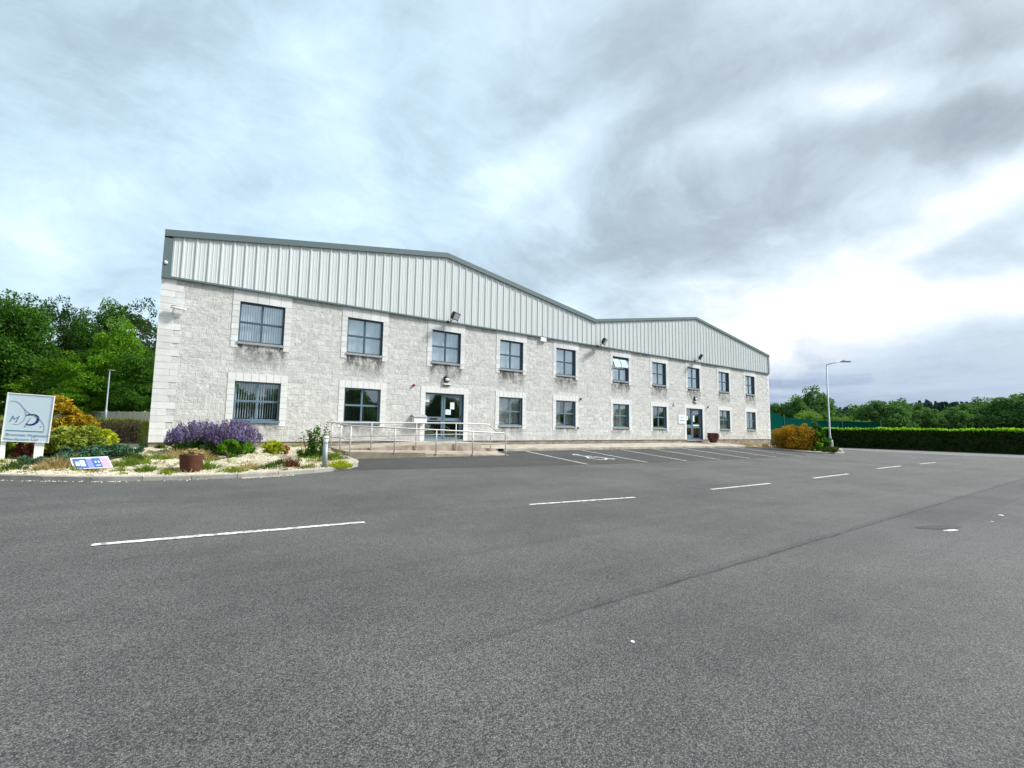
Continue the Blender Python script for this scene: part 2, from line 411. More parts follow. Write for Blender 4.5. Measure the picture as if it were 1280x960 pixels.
def tree(name, loc, label, cat, group, proto, rz=0, sc=1., sxy=None):
    e = empty(name, loc, label, cat, group, rz); e.scale = (sc*(sxy or 1), sc*(sxy or 1), sc)
    me, tm, mat = proto
    if isinstance(tm, MB):
        o = tm.build('trunk', M['bark'], e, True); proto_cache[id(me)] = o.data
        link('crown', me, mat, e)
    return e
proto_cache = {}
class Proto:
    def __init__(s, *a, **k): s.me, s.tm, s.mat = tree_proto(*a, **k); s.tr = None
    def put(s, name, loc, label, cat='tree', group=None, rz=0, sc=1., sxy=1.):
        e = empty(name, loc, label, cat, group, rz); e.scale = (sc*sxy, sc*sxy, sc)
        if s.tr is None: s.tr = s.tm.build('trunk', M['bark'], e, True).data; s.me.materials.append(s.mat)
        else:
            o = bpy.data.objects.new('trunk', s.tr); col.objects.link(o); o.parent = e
        o = bpy.data.objects.new('crown', s.me); col.objects.link(o); o.parent = e
        return e
def bush(name, loc, label, cat, rx, ry, h, mat, n=2500, leaf=.06, clump=26, aspect=1.6, up=0., group=None, parts=None, shell=.35, stems=8):
    e = empty(name, loc, label, cat, group)
    C, cs = clumps(clump, n/clump, rx, ry, h*.5, h*.5, min(rx, ry, h)*.33, shell, .9)
    C = C[C[:, 2] > -.02]
    link('foliage', leaf_mesh('foliage', C, leaf, aspect, up=up), mat, e)
    mb = MB()
    for i in rng.permutation(len(cs))[:stems]:
        c = cs[i]; mb.tube([(c[0]*.15, c[1]*.15, -.08), (c[0]*.5, c[1]*.5, c[2]*.55), tuple(c)], [.022, .014, .005], 5)
    mb.build('stems', M['bark'], e, True)
    return e
def blades(n, rx, ry, h, lean=.35, w=.012, bend=.3):
    """grass blades as thin bent strips"""
    mb = MB()
    for i in range(n):
        a = rng.uniform(0, 2*math.pi); r = math.sqrt(rng.uniform())
        r = r**1.5; x, y = r*rx*math.cos(a), r*ry*math.sin(a); hh = h*rng.uniform(.45, 1.25)*(1-.6*r)
        dx, dy = rng.normal()*lean*hh+.3*x, rng.normal()*lean*hh+.3*y
        t_ = rng.uniform(0, math.pi); wx, wy = math.cos(t_)*w, math.sin(t_)*w
        mb.add([(x-wx, y-wy, -.02), (x+wx, y+wy, -.02), (x+dx*.4+wx*.7, y+dy*.4+wy*.7, hh*.6), (x+dx*.4-wx*.7, y+dy*.4-wy*.7, hh*.6), (x+dx, y+dy, hh*(1-bend*.3))], [(0,1,2,3), (3,2,4)])
    return mb

# ------------------------------------------------------------------ ground sheets
def grid(xs, ys, fn, keep=None):
    mb = MB(); nx = len(xs)
    mb.v = [(x, y, fn(x, y)) for y in ys for x in xs]
    for j in range(len(ys)-1):
        for i in range(nx-1):
            if keep and not keep((xs[i]+xs[i+1])/2, (ys[j]+ys[j+1])/2): continue
            a = j*nx+i; mb.f.append((a, a+1, a+nx+1, a+nx))
    return mb
def sp(a, b, n): return list(np.linspace(a, b, n))
gx = [-3000,-1500,-700,-350,-200,-120,-80,-60]+sp(-50, 90, 71)+[100,120,150,200,300,500,900,1800,3000]
gy = [-3000,-1500,-700,-350,-200,-120,-80,-60]+sp(-44, 60, 53)+[-12,-6.4,-2.1,0.]+[70,85,110,150,220,350,700,1500,3000]; gy = sorted(set(gy))
tag(grid(gx, gy, HG).build('ground', M['grass'], None, True), kind='structure')
rx_ = sp(-45, 70, 116); ry_ = sorted(set(sp(-42, -.4, 60)+[-12.,-6.4,-2.1]))
tag(grid(rx_, ry_, lambda x, y: H(x, y)).build('road', M['asphalt'], None, True), kind='structure')
# dark parking strip laid over the road surface
def ribbon(pts_top, pts_bot, dz, name, mat, n=1):
    mb = MB(); N = len(pts_top)
    for j in range(n+1):
        for i in range(N):
            a, b = pts_top[i], pts_bot[i]; x = a[0]+(b[0]-a[0])*j/n; y = a[1]+(b[1]-a[1])*j/n
            mb.v.append((x, y, H(x, y)+dz))
    for j in range(n):
        for i in range(N-1):
            q = j*N+i; mb.f.append((q, q+N, q+N+1, q+1))
    return mb.build(name, mat)
xs = sp(4.9, 37., 66)
top = [(x, -1.95) for x in xs]
bot = [(x, ip(x, [4.9,7,10,14,23,30,33.5,35.2,37], [-6.12,-6.27,-6.45,-6.6,-6.75,-6.5,-6.3,-5.2,-5.1])+rng.normal()*.012) for x in xs]
tag(ribbon(top, bot, .004, 'parking_area', M['asphalt_new'], 12), kind='structure')
tag(grid(sp(47.5, 56.5, 10), sp(-40, 3, 40), lambda x, y: H(x, y)+.004).build('pavement', M['apron']), kind='structure')

def strip_line(a, b, w, dz, n=10, jitter=.0):
    mb = MB(); a = Vector(a); b = Vector(b); d = (b-a).normalized(); nrm = Vector((-d.y, d.x))
    for i in range(n+1):
        p = a+(b-a)*i/n
        for s in (-1, 1):
            q = p+nrm*s*(w/2+rng.normal()*jitter); mb.v.append((q.x, q.y, H(q.x, q.y)+dz))
    for i in range(n): mb.f.append((2*i, 2*i+2, 2*i+3, 2*i+1))
    return mb
dashes = [((-.2,-11.74),(3.14,-12.06)), ((6.52,-12.06),(9.24,-12.51)), ((12.2,-12.61),(15.16,-12.72)), ((18.2,-12.7),(21.3,-12.67)), ((25.6,-12.3),(28.9,-12.27)), ((31.8,-12.3),(34.5,-12.34))]
dl = ['longest white dash of the centre line, nearest the garden kerb', 'second white road dash, just below the first parking bay line', 'third white road dash, counted from the left', 'fourth white road dash, short and further off', 'fifth white road dash, near the bend before the hedge', 'farthest and shortest white road dash, close to the hedge']
for (a, b), l in zip(dashes, dl):
    tag(strip_line(a, b, .105, .008, 14, .003).build('road_marking', M['white_paint']), l, 'road marking', 'dashes of the centre line')
bl = ['bay line nearest the ramp railing, left of the wheelchair symbol', 'bay line just right of the wheelchair symbol', 'third white bay line from the ramp', 'fourth white bay line from the ramp, in front of the lower windows', 'fifth white bay line, pointing at the right door', 'sixth white bay line, just past the right door', 'last faint bay line beside the island kerb']
for k, (x, l) in enumerate(zip([13.9,17.5,20.45,23.25,26.15,29.15,32.3], bl)):
    tag(strip_line((x+.1,-2.25), (x-.12,-6.5), .09, .009, 14, .004).build('bay_line', M['faded_paint'] if k > 3 else M['white_paint']), l, 'bay line', 'parking bay lines')
# wheelchair symbol
mb = MB()
def stroke(pts, w=.09):
    for i in range(len(pts)-1):
        a, b = Vector(pts[i]), Vector(pts[i+1]); d = (b-a).normalized(); n = Vector((-d.y, d.x))*w/2
        q = [a+n-d*w*.2, a-n-d*w*.2, b-n+d*w*.2, b+n+d*w*.2]
        zz = .009+.0002*len(mb.f)
        mb.add([(15.95+p.x, -4.65+p.y, H(15.95+p.x, -4.65+p.y)+zz) for p in q], [(1,0,3,2)][:1])
cx, cy, rr = -.1, -.35, .42
stroke([(cx+rr*math.cos(R(a)), cy+rr*math.sin(R(a))) for a in range(110, 361, 20)])
stroke([(-.22,.62),(-.2,.0),(.28,-.02),(.52,-.72),(.68,-.66)], .12)
stroke([(-.2,.34),(.22,.32)])
for i in range(10): pass
stroke([(-.22+.12*math.cos(R(a)), .86+.12*math.sin(R(a))) for a in range(0, 361, 40)], .12)
for i, v in enumerate(mb.v): pass
tag(mb.build('wheelchair_symbol', M['faded_paint']), 'white painted wheelchair symbol in the first parking bay', 'road marking')

# small marks on the road
mb = MB(); mb.quad(*[(10.8+x, -17.6+y, .006) for x, y in ((-.14,.06),(-.1,-.03),(.1,-.09),(.17,-.06),(.12,.0),(0,.03))])
tag(mb.build('paint_patch', M['white_paint']), 'small slab of white paint beside the sunken patch in the road, lower right', 'paint mark')
mb = MB(); pts = [(math.cos(a)*.42*(1+.12*math.sin(3*a)), math.sin(a)*.17*(1+.2*math.cos(2*a))) for a in np.linspace(0, 2*math.pi, 18)[:-1]]
mb.quad(*[(11.0+x, -17.44+y-x*.35, .0045) for x, y in pts]); tag(mb.build('tar_patch', M['asphalt_new']), 'dark sunken tar patch beside the white paint, lower right of the road', 'tar patch')
for (x, y, s, l) in ((3.33,-17.34,.017,'white pebble lying alone on the near tarmac, bottom centre'), (13.5,-17.8,.045,'larger white chip on the tarmac at the right edge'), (12.5,-17.83,.02,'smaller white chip on the tarmac, left of the larger one')):
    mb = MB(); mb.lathe([(s*.5, 0), (s, s*.2), (s*.8, s*.45), (s*.3, s*.55)], (x, y, 0), 7); tag(mb.build('pebble', M['white']), l, 'pebble')

# ------------------------------------------------------------------ garden bed, kerbs, island
KC = [(-40,-3.5),(-12,-2.5),(-6,-3.3),(-3.6,-4.45),(-2.27,-5.43),(-1.62,-5.76),(-.69,-6.2),(.42,-6.47),(1.96,-6.6),(3.05,-6.5),(4.0,-6.25),(4.75,-5.9),(5.25,-5.3),(5.42,-4.6),(5.45,-3.6)]
def smooth_curve(P_, n=6):
    out = []; P_ = [Vector(p) for p in P_]
    for i in range(len(P_)-1):
        p0 = P_[max(i-1, 0)]; p1 = P_[i]; p2 = P_[i+1]; p3 = P_[min(i+2, len(P_)-1)]
        for k in range(n):
            t_ = k/n; out.append(.5*((2*p1)+(p2-p0)*t_+(2*p0-5*p1+4*p2-p3)*t_*t_+(3*p1-p0-3*p2+p3)*t_**3))
    out.append(P_[-1]); return out
def kerb(name, pts, w=.125, h=.11, label=None, step=.9, mat='kerb', dzend=0):
    # stones laid end to end along a smooth curve
    L = [0]
    for a, b in zip(pts, pts[1:]): L.append(L[-1]+(b-a).length)
    tot = L[-1]; n = max(1, int(tot/step)); mb = MB()
    def P_(s): return Vector((ip(s, L, [p.x for p in pts]), ip(s, L, [p.y for p in pts])))
    for i in range(n):
        s0, s1 = tot*i/n+.006, tot*(i+1)/n-.006
        a, b = P_(s0), P_(s1); d = (b-a).normalized(); q = Vector((-d.y, d.x))*w
        j = rng.normal()*.006; ring = []
        for c in (a, b):
            z = H(c.x, c.y); hh = h+j
            ring += [(c.x, c.y, z-.1), (c.x+q.x*.06, c.y+q.y*.06, z+hh-.02), (c.x+q.x*.2, c.y+q.y*.2, z+hh), (c.x+q.x, c.y+q.y, z+hh), (c.x+q.x, c.y+q.y, z-.1)]
        mb.add(ring, [(0,1,6,5),(1,2,7,6),(2,3,8,7),(3,4,9,8),(4,3,2,1,0),(5,6,7,8,9)])
    return tag(mb.build(name, M[mat]), kind='structure')
kc = smooth_curve(KC); kerb('kerb', kc)
def bedz(x, y):
    # distance inwards from kerb, approximated in y
    ky = ip(x, [p[0] for p in KC[:12]], [p[1] for p in KC[:12]])
    d = max(0, y-ky); base = H(x, ky)+.09
    k = min(1, d/(max(.5, .2-ky)))
    z = base+(.74-base)*(k**.8)
    return z+.03*math.sin(x*2.1+y*1.3)*min(1, d)+.025*math.sin(x*5.3-y*4.1)*min(1, d)
mb = MB(); inner = [p for p in kc]; NV = 26
for p in inner:
    a = Vector((p.x, p.y)); 
    for j in range(NV+1):
        k = j/NV
        ye = 3.2 if p.x < -.2 else .02
        x = p.x; y = (p.y+.09)+(ye-p.y-.09)*k
        if p.x > 5.0: x = 5.0+(p.x-5.0)*(1 if k < .35 else 1); 
        mb.v.append((min(x, 5.4), y, bedz(min(x, 5.0), y)+(rng.normal()*.012 if 0 < j < NV else 0)))
n_ = NV+1
for i in range(len(inner)-1):
    if inner[i+1].x <= inner[i].x+1e-4: continue
    for j in range(NV): q = i*n_+j; mb.f.append((q, q+n_, q+n_+1, q+1))
tag(mb.build('gravel_bed', M['gravel'], None, True), kind='structure')
# loose stones on the bed and spilled along the kerb
mb = MB()
def pebble(x, y, z, s):
    a = rng.uniform(0, 6.28); c, s_ = math.cos(a), math.sin(a); q = rng.uniform(.6, 1.2, 4)*s
    mb.add([(x+c*q[0], y+s_*q[0], z), (x-s_*q[1], y+c*q[1], z), (x-c*q[2], y-s_*q[2], z), (x+s_*q[3], y-c*q[3], z), (x, y, z+s*.7)], [(0,1,4),(1,2,4),(2,3,4),(3,0,4)])
for i in range(6500):
    x = rng.uniform(-5, 5.0); ky = ip(x, [p[0] for p in KC], [p[1] for p in KC]); y = ky+.14+(0.3-ky)*rng.uniform()**1.5; pebble(x, y, bedz(x, y), rng.uniform(.015, .04))
for i in range(260):
    x = rng.choice([rng.uniform(-4, 1.3), rng.uniform(-4, -.3), rng.uniform(2, 3.2)]); ky = ip(x, [p[0] for p in KC], [p[1] for p in KC]); y = ky-abs(rng.normal())*.07-.02; pebble(x, y, H(x, y), rng.uniform(.008, .026))
tag(mb.build('gravel_stones', M['pebble']), 'pale loose gravel stones spread over the garden bed and kerb', 'gravel', kind='stuff')

# island at the right
IC = [(33.9,-1.9),(34.5,-2.35),(34.86,-2.9),(35.15,-3.7),(35.6,-4.7),(36.33,-5.6),(37.3,-6.1),(38.6,-6.3),(39.9,-6.15),(41.3,-5.6),(42.3,-4.5),(42.9,-2.6),(43.2,.5),(43.4,4)]
ic = smooth_curve(IC, 4); kerb('kerb', ic)
mb = MB(); mid = Vector((39.2,-1.2)); n0 = len(ic)
for j in range(6):
    for p in ic:
        q = p+(mid-p)*min(1, j/5); z = H(p.x, p.y)+.09; zz = z+(.42-z)*min(1, j/3.); mb.v.append((q.x, q.y, zz))
for j in range(5):
    for i in range(n0-1): q = j*n0+i; mb.f.append((q, q+1, q+n0+1, q+n0))
mb.add([(34,-1.9,.42),(43.4,-1.9,.42),(43.4,4,.35),(34,.02,.42)], [(0,1,2,3)])
tag(mb.build('island_bed', M['gravel']), kind='structure')

# path in front of the wall, with its edging
xs = sp(12.61, 34.6, 40); mb = MB()
for x in xs: mb.v += [(x, -1.98, zp(x)+.115), (x, .04, .70+ip(x, [28,35], [0,-.05]))]
for i in range(len(xs)-1): mb.f.append((2*i, 2*i+2, 2*i+3, 2*i+1))
tag(mb.build('footpath', M['path']), kind='structure')
kerb('kerb', [Vector((x, -2.1)) for x in sp(12.9, 34.0, 12)], .13, .115, mat='path')

# ------------------------------------------------------------------ the building
Bd = empty('industrial_building', (0,0,0), 'long two storey pale stone factory unit with grey metal cladding and double pitched roof', 'building')
X1 = 42.2; DEP = 28.
ZB, ZC = .901, 6.529
RP = [(0,8.145),(10.79,9.863),(20.91,8.145),(31.38,9.863),(42.2,8.145)]
def roofz(x): return ip(x, [p[0] for p in RP], [p[1] for p in RP])
UT, UB, LT, LB = 6.073, 4.524, 3.116, 1.636
WX = [2.35,6.28,10.17,14.01,17.84,22.47,26.32,30.3,34.32,38.27]; WW = 1.5
D1 = (9.92,11.95,.965); D2 = (30.07,32.07,.80)
ops = []
for i, x in enumerate(WX):
    w = 1.53 if i < 3 else 1.49
    ops.append((x, x+w, UB, UT, 'u', i))
    if i not in (2, 7): ops.append((x, x+w, LB, LT, 'l', i))
ops.append((D1[0], D1[1], D1[2], LT, 'd', 2)); ops.append((D2[0], D2[1], ZB, LT, 'd', 7))
xs = set(np.round(np.arange(0, X1, .16), 3)) | {X1}; zs = set(np.round(np.arange(ZB, ZC, .13), 3)) | {ZB, ZC}
for o in ops: xs |= {o[0], o[1]}; zs |= {round(o[2],4), round(o[3],4)}
def clean(s, keep):
    s = sorted(s); out = []
    for v in s:
        if out and v-out[-1] < .03:
            if v in keep: 
                if out[-1] not in keep: out[-1] = v
                else: out.append(v)
            continue
        out.append(v)
    return out
kx = {o[0] for o in ops} | {o[1] for o in ops} | {0, X1}; kz = {round(o[2],4) for o in ops} | {round(o[3],4) for o in ops} | {ZB, ZC}
xs = clean(xs, kx); zs = clean(zs, kz)
def inside(x, z): return any(a < x < b and c < z < d for a, b, c, d, *_ in ops)
mb = MB(); nx = len(xs); mb.v = [(x, 0, z) for z in zs for x in xs]
for j in range(len(zs)-1):
    for i in range(nx-1):
        if inside((xs[i]+xs[i+1])/2, (zs[j]+zs[j+1])/2): continue
        a = j*nx+i; mb.f.append((a, a+1, a+nx+1, a+nx))
stain = []
for z in zs:
    for x in xs:
        s = 0.
        for a, b, c, d, k, i in ops:
            if k == 'd': continue
            dx = max(a-x, x-b, 0)
            if z <= c+.01:
                dn = c-z; L_ = (.95 if k == 'u' else .62)
                s = max(s, max(0, 1-dx/.16)*max(0, 1-dn/L_)**.8*(.95 if k == 'u' else .6))
        s = max(s, .16 if z < 1.25 else 0, .28*max(0, (z-6.05)/.45))
        stain.append(s)
n1 = len(mb.v)
mb.box(0, .25, .25, DEP, 0, roofz(0)-.1); mb.box(X1-.25, X1, .25, DEP, 0, roofz(X1)-.1); mb.box(.25, X1-.25, DEP-.25, DEP, 0, ZC+1.4)
mb.quad((0,0,ZB-.6),(0,.25,ZB-.6),(0,.25,ZC),(0,0,ZC)); mb.quad((X1,.25,ZB-.6),(X1,0,ZB-.6),(X1,0,ZC),(X1,.25,ZC))
wall = mb.build('wall', M['stone'], Bd)
at_ = wall.data.attributes.new('stain', 'FLOAT', 'POINT'); at_.data.foreach_set('value', stain+[0.]*(len(mb.v)-n1))
mb = MB(); mb.box(0.002, D1[0]-.2, .03, .24, 0, ZB-.001); mb.box(D1[0]-.2, D1[1]+.2, .03, .24, 0, ZB-.002); mb.box(D1[1]+.2, X1-.002, .03, .24, 0, ZB-.001); mb.build('plinth', M['plinth'], Bd)
mb = MB(); mb.quad((.25,3.2,0),(X1-.25,3.2,0),(X1-.25,3.2,8),(.25,3.2,8)); mb.quad((.25,.2,ZB),(X1-.25,.2,ZB),(X1-.25,3.2,ZB),(.25,3.2,ZB)); mb.quad((.25,.2,3.8),(X1-.25,.2,3.8),(X1-.25,3.2,3.8),(.25,3.2,3.8)); mb.quad((.25,.2,6.3),(X1-.25,.2,6.3),(X1-.25,3.2,6.3),(.25,3.2,6.3))
for x in (5.1,9.0,12.9,16.6,21,25.2,28.9,33.3,37.1): mb.box(x, x+.1, .2, 3.2, ZB, 6.3)
mb.build('inner_wall', M['inner'], Bd)
# quoins of smooth stone at both corners, drawn as separate blocks with open joints
mb = MB(); mq = MB(); n = int((ZC-ZB)/.2252)
for i in range(n+1):
    z0 = ZB+i*.2252+.004; z1 = min(ZB+(i+1)*.2252-.004, ZC-.03)
    if z1 < z0+.03: continue
    w = .62 if i % 2 else .40
    mb.box(-.015, w, -.014+rng.normal()*.002, .1, z0, z1)
    if rng.uniform() < .5 and w < .5: mb.box(w+.01, w+.24, -.010, .1, z0, z1)
    w = .42 if i % 2 else .22
    mq.box(X1-w, X1+.012, -.014, .1, z0, z1)
mb.build('quoin', M['smooth'], Bd); mq.build('quoin', M['smooth'], Bd)

# metal cladding
mb = MB(); pitch = .379; prof = [(0,0),(.045,0),(.055,-.007),(.075,-.007),(.085,0),(.175,0),(.185,-.007),(.205,-.007),(.215,0),(.285,0),(.302,-.030),(.345,-.030),(.362,0)]
px_ = []; k = 0; x0 = .20
while x0+k*pitch < X1-.15:
    for u, d in prof:
        xx = x0+k*pitch+u
        if xx < X1-.12: px_.append((xx, -.055+d))
    k += 1
for rx in (10.79,20.91,31.38):
    px_.append((rx, None))
px_.sort(key=lambda q: q[0]); last = -.055
px2 = []
for x, y in px_:
    if y is None: y = last
    px2.append((x, y)); last = y
zs_ = [ZC+.01, None]
for x, y in px2: mb.v += [(x, y, ZC+.015), (x, y, roofz(x)-.10)]
for i in range(len(px2)-1): mb.f.append((2*i, 2*i+2, 2*i+3, 2*i+1))
mb.build('cladding', M['clad'], Bd)
mb = MB(); mb.box(.0, X1, -.105, .0, ZC-.035, ZC+.03); mb.build('drip_flashing', M['trim'], Bd)
mb = MB(); mb.box(-.03, .23, -.12, .3, ZC-.05, roofz(0)-.27); mb.build('corner_trim', M['trim'], Bd)
mb = MB(); mb.box(X1-.16, X1+.03, -.12, .3, ZC-.05, roofz(X1)-.19); mb.build('corner_trim', M['trim2'], Bd)
mb = MB()
for (a, za), (b, zb) in zip(RP, RP[1:]):
    a_ = a-.03 if a == 0 else a; b_ = b+.03 if b == X1 else b
    h0 = .23 if a < 20 else .17
    for y0, y1, zo, hh in ((-.15, 0.35, 0, h0), ):
        mb.add([(a_,y0,za-hh),(b_,y0,zb-hh),(b_,y1,zb-hh),(a_,y1,za-hh),(a_,y0,za),(b_,y0,zb),(b_,y1,zb),(a_,y1,za)], [(0,3,2,1),(4,5,6,7),(0,1,5,4),(2,3,7,6)]+([(3,0,4,7)] if a == 0 else [])+([(1,2,6,5)] if b == X1 else []))
mb.build('verge_trim', M['trim'], Bd)
mb = MB()
for (a, za), (b, zb) in zip(RP, RP[1:]):
    mb.quad((a,.3,za-.05),(b,.3,zb-.05),(b,DEP+.1,zb-.05),(a,DEP+.1,za-.05))
mb.quad(*[(x, DEP-.02, z-.06) for x, z in RP]+[(X1,DEP-.02,6.5),(0,DEP-.02,6.5)])
mb.build('roof', M['roof'], Bd)

def rect_frame(mb, x0, x1, z0, z1, y0, y1, w, mull=True, trans=True):
    mb.box(x0, x0+w, y0, y1, z0, z1); mb.box(x1-w, x1, y0, y1, z0, z1)
    mb.box(x0+w, x1-w, y0, y1, z1-w, z1); mb.box(x0+w, x1-w, y0, y1, z0, z0+w)
RC = .105   # recess of the frames
for (a, b, c, d, k, i) in ops:
    if k == 'd': continue
    mb = MB(); y0, y1 = RC, RC+.07
    rect_frame(mb, a, b, c+.05, d, y0, y1, .062)
    mx_, mz_ = (a+b)/2, c+.05+(d-c-.05)*.5
    opened = (k == 'u' and i == 5)
    mb.box(a+.062, b-.062, y0-.004, y1-.004, mz_-.036, mz_+.036)
    if opened: mb.box(mx_-.03, mx_+.03, y0+.003, y1-.003, c+.112, mz_-.036)
    else:
        mb.box(mx_-.036, mx_+.036, y0+.003, y1-.003, c+.112, mz_-.036); mb.box(mx_-.036, mx_+.036, y0+.003, y1-.003, mz_+.036, d-.062)
    wn = mb.build('window', M['frame_hi'] if k == 'l' else M['frame'], Bd)
    mb = MB(); g = y0+.035
    mb.quad((a+.06,g,c+.1),(b-.06,g,c+.1),(b-.06,g,mz_ if opened else d-.05),(a+.06,g,mz_ if opened else d-.05)); mb.build('glass', M['glass_up'] if k == 'u' else M['glass'], wn)
    if opened:
        # top-hung sash pushed outwards
        s = MB(); w = b-a-.124; hh = d-.062-mz_-.036
        rect_frame(s, 0, w, -hh, 0, -.02, .02, .045); s.box(w/2-.02, w/2+.02, -.02, .02, -hh+.045, -.045)
        so = s.build('open_sash', M['frame'], wn); T = Matrix.Translation((a+.062, y0+.0, d-.07)) @ Matrix.Rotation(R(-22), 4, 'X'); so.data.transform(T)
        s = MB(); s.quad((.04,0,-hh+.04),(w-.04,0,-hh+.04),(w-.04,0,-.04),(.04,0,-.04)); so = s.build('sash_glass', M['glass'], wn); so.data.transform(T)
    # reveals
    mb = MB(); mb.quad((b,0,c),(b,0,d),(b,.2,d),(b,.2,c)); mb.quad((a,0,c),(a,.2,c),(a,.2,d),(a,0,d)); mb.quad((a,0,d),(a,.2,d),(b,.2,d),(b,0,d)); mb.quad((a,.2,c),(a,0,c),(b,0,c),(b,.2,c))
    mb.build('reveal', M['frame'] if k == 'u' else M['frame'], wn)
    # sill
    mb = MB(); mb.box(a-.02, b+.02, -.05, RC+.0, c-.035, c+.05); mb.build('sill', M['frame_hi'] if (k == 'l' and i < 2) else M['sill'], wn)
    # smooth stone surround as separate blocks
    mb = MB(); jw = .235
    ztop = d+.29 if k == 'l' else ZC-.037
    zz = c-.16 if k == 'l' else c-.18
    q = 0
    while zz < d-.03:
        z1 = min(zz+.225, d)
        for s in (-1, 1):
            w = jw*(1.0 if q % 2 else .96)+(.0)
            if s < 0: mb.box(a-w, a-.001, -.013-.002*(q % 2), .08, zz+.007, z1-.007)
            else: mb.box(b+.001, b+w, -.013-.002*(q % 2), .08, zz+.007, z1-.007)
        zz = z1; q += 1
    nb = 8 if k == 'l' else 5; tw = (b-a+2*jw)
    for s in range(nb): mb.box(a-jw+tw*s/nb+.007, a-jw+tw*(s+1)/nb-.007, -.014, .08, d+.004, ztop)
    mb.build('surround', M['smooth_low'] if k == 'l' else M['smooth'], wn)
    # vertical blinds
    mb = MB(); ang = {('u',0):38,('u',1):14,('u',2):12,('u',3):8,('u',4):8}.get((k, i), 10)
    if k == 'l': ang = {0:60,1:72,3:14,4:18,5:8,6:40,8:12,9:16}.get(i, 30)
    x = a+.1; y = y0+.16; sw = .089
    while x < b-.04:
        aa = R(ang+rng.normal()*4); dx, dy = math.cos(aa)*sw/2, math.sin(aa)*sw/2
        if not (k == 'l' and i == 4 and abs(x-(a+b)/2) < .16):
            mb.quad((x-dx,y-dy,c+.14),(x+dx,y+dy,c+.14),(x+dx,y+dy,d-.02),(x-dx,y-dy,d-.02))
        x += .082
    mb.box(a+.03, b-.03, y0+.13, y0+.19, d-.05, d-.01)
    mb.build('blind', M['blindw'] if k == 'u' or i == 0 else M['blindb'], wn)
    if k == 'l' and i == 6:
        pass

# doors
def door(a, b, z0, z1, first):
    y0, y1 = .14, .20; m_ = a+(b-a)*(.47 if first else .42); FR = M['frame_hi']
    mb = MB(); rect_frame(mb, a, b, z0, z1, y0, y1, .06); mb.box(m_-.05, m_+.05, y0-.002, y1, z0+.06, z1-.06)
    zr = z0+.95
    mb.box(a+.06, m_-.05, y0+.003, y1, zr-.10, zr+.10); mb.box(a+.06, m_-.05, y0+.003, y1, z0+.06, z0+.14 if first else z0+.35)
    dr = mb.build('door', FR, Bd)
    mb = MB(); lx0, lx1 = m_+.055, b-.065
    rect_frame(mb, lx0, lx1, z0+.02, z1-.065, y0-.02, y1-.02, .085); mb.box(lx0+.085, lx1-.085, y0-.018, y1-.022, zr-.10, zr+.06)
    mb.build('door_leaf', FR, dr)
    mb = MB(); mb.quad((a+.05,.175,z0+.1),(m_-.04,.175,z0+.1),(m_-.04,.175,z1-.05),(a+.05,.175,z1-.05)); mb.quad((lx0+.07,.16,z0+.08),(lx1-.07,.16,z0+.08),(lx1-.07,.16,z1-.12),(lx0+.07,.16,z1-.12)); mb.build('glass', M['glass'], dr)
    mb = MB(); mb.tube([(lx1-.05,y0-.03,zr+.10),(lx1-.05,y0-.08,zr+.10),(lx1-.16,y0-.08,zr+.10)], .012, 6); mb.box(lx1-.07, lx1-.03, y0-.034, y0-.02, zr, zr+.18); mb.build('handle', M['black'], dr)
    mb = MB(); mb.quad((b,0,z0),(b,0,z1),(b,.22,z1),(b,.22,z0)); mb.quad((a,0,z0),(a,.22,z0),(a,.22,z1),(a,0,z1)); mb.quad((a,0,z1),(a,.22,z1),(b,.22,z1),(b,0,z1)); mb.build('reveal', M['frame'], dr)
    mb = MB(); mb.box(a, b, -.03, .2, z0-.06, z0+.0); mb.build('threshold', M['sill'], dr)
    mb = MB(); jw = .24; zz = ZB if first else ZB; q = 0
    while zz < z1-.03:
        zt = min(zz+.225, z1)
        mb.box(a-jw, a-.001, -.013, .08, zz+.004, zt-.004); mb.box(b+.001, b+jw, -.013, .08, zz+.004, zt-.004); zz = zt
    nb = 10; tw = b-a+2*jw
    for s in range(nb): mb.box(a-jw+tw*s/nb+.004, a-jw+tw*(s+1)/nb-.004, -.014, .08, z1+.004, z1+.29)
    mb.build('surround', M['smooth_low'], dr)
    if first:
        mb = MB(); mb.box(m_-.62, m_-.25, y0-.008, y0+.002, zr-.035, zr+.045); mb.build('letter_plate', M['black'], dr)
        nots = [(a+.065, a+.28, z1-.42, z1-.08), (lx0+.12, lx0+.40, zr+.22, zr+.46), (lx0+.36, lx0+.58, zr+.48, zr+.80)]
    else:
        nots = [(a+.09, a+.42, zr+.45, zr+.75), (lx0+.0, lx0+.3, zr+.35, zr+.8), (a+.08, m_-.06, zr-.02, zr+.12), (lx0+.1, lx1-.12, zr+.0, zr+.14)]
    for j, (p, q, r, s) in enumerate(nots):
        mb = MB(); yy = .15 if p > m_ else .168
        mb.box(p, q, yy-.004, yy, r, s); mb.build('notice', M['paper'] if j != 2 or first else M['lilac'], dr)
        mb = MB()
        for w in range(4):
            zt = s-.05-w*(s-r-.08)/4; mb.box(p+.03, q-.03-.03*(w % 2), yy-.0065, yy-.0045, zt-.012, zt)
        if s-r > .2: mb.build('print', M['greyp'], dr)
door(D1[0], D1[1], D1[2], LT, True); door(D2[0], D2[1], ZB-.02, LT, False)

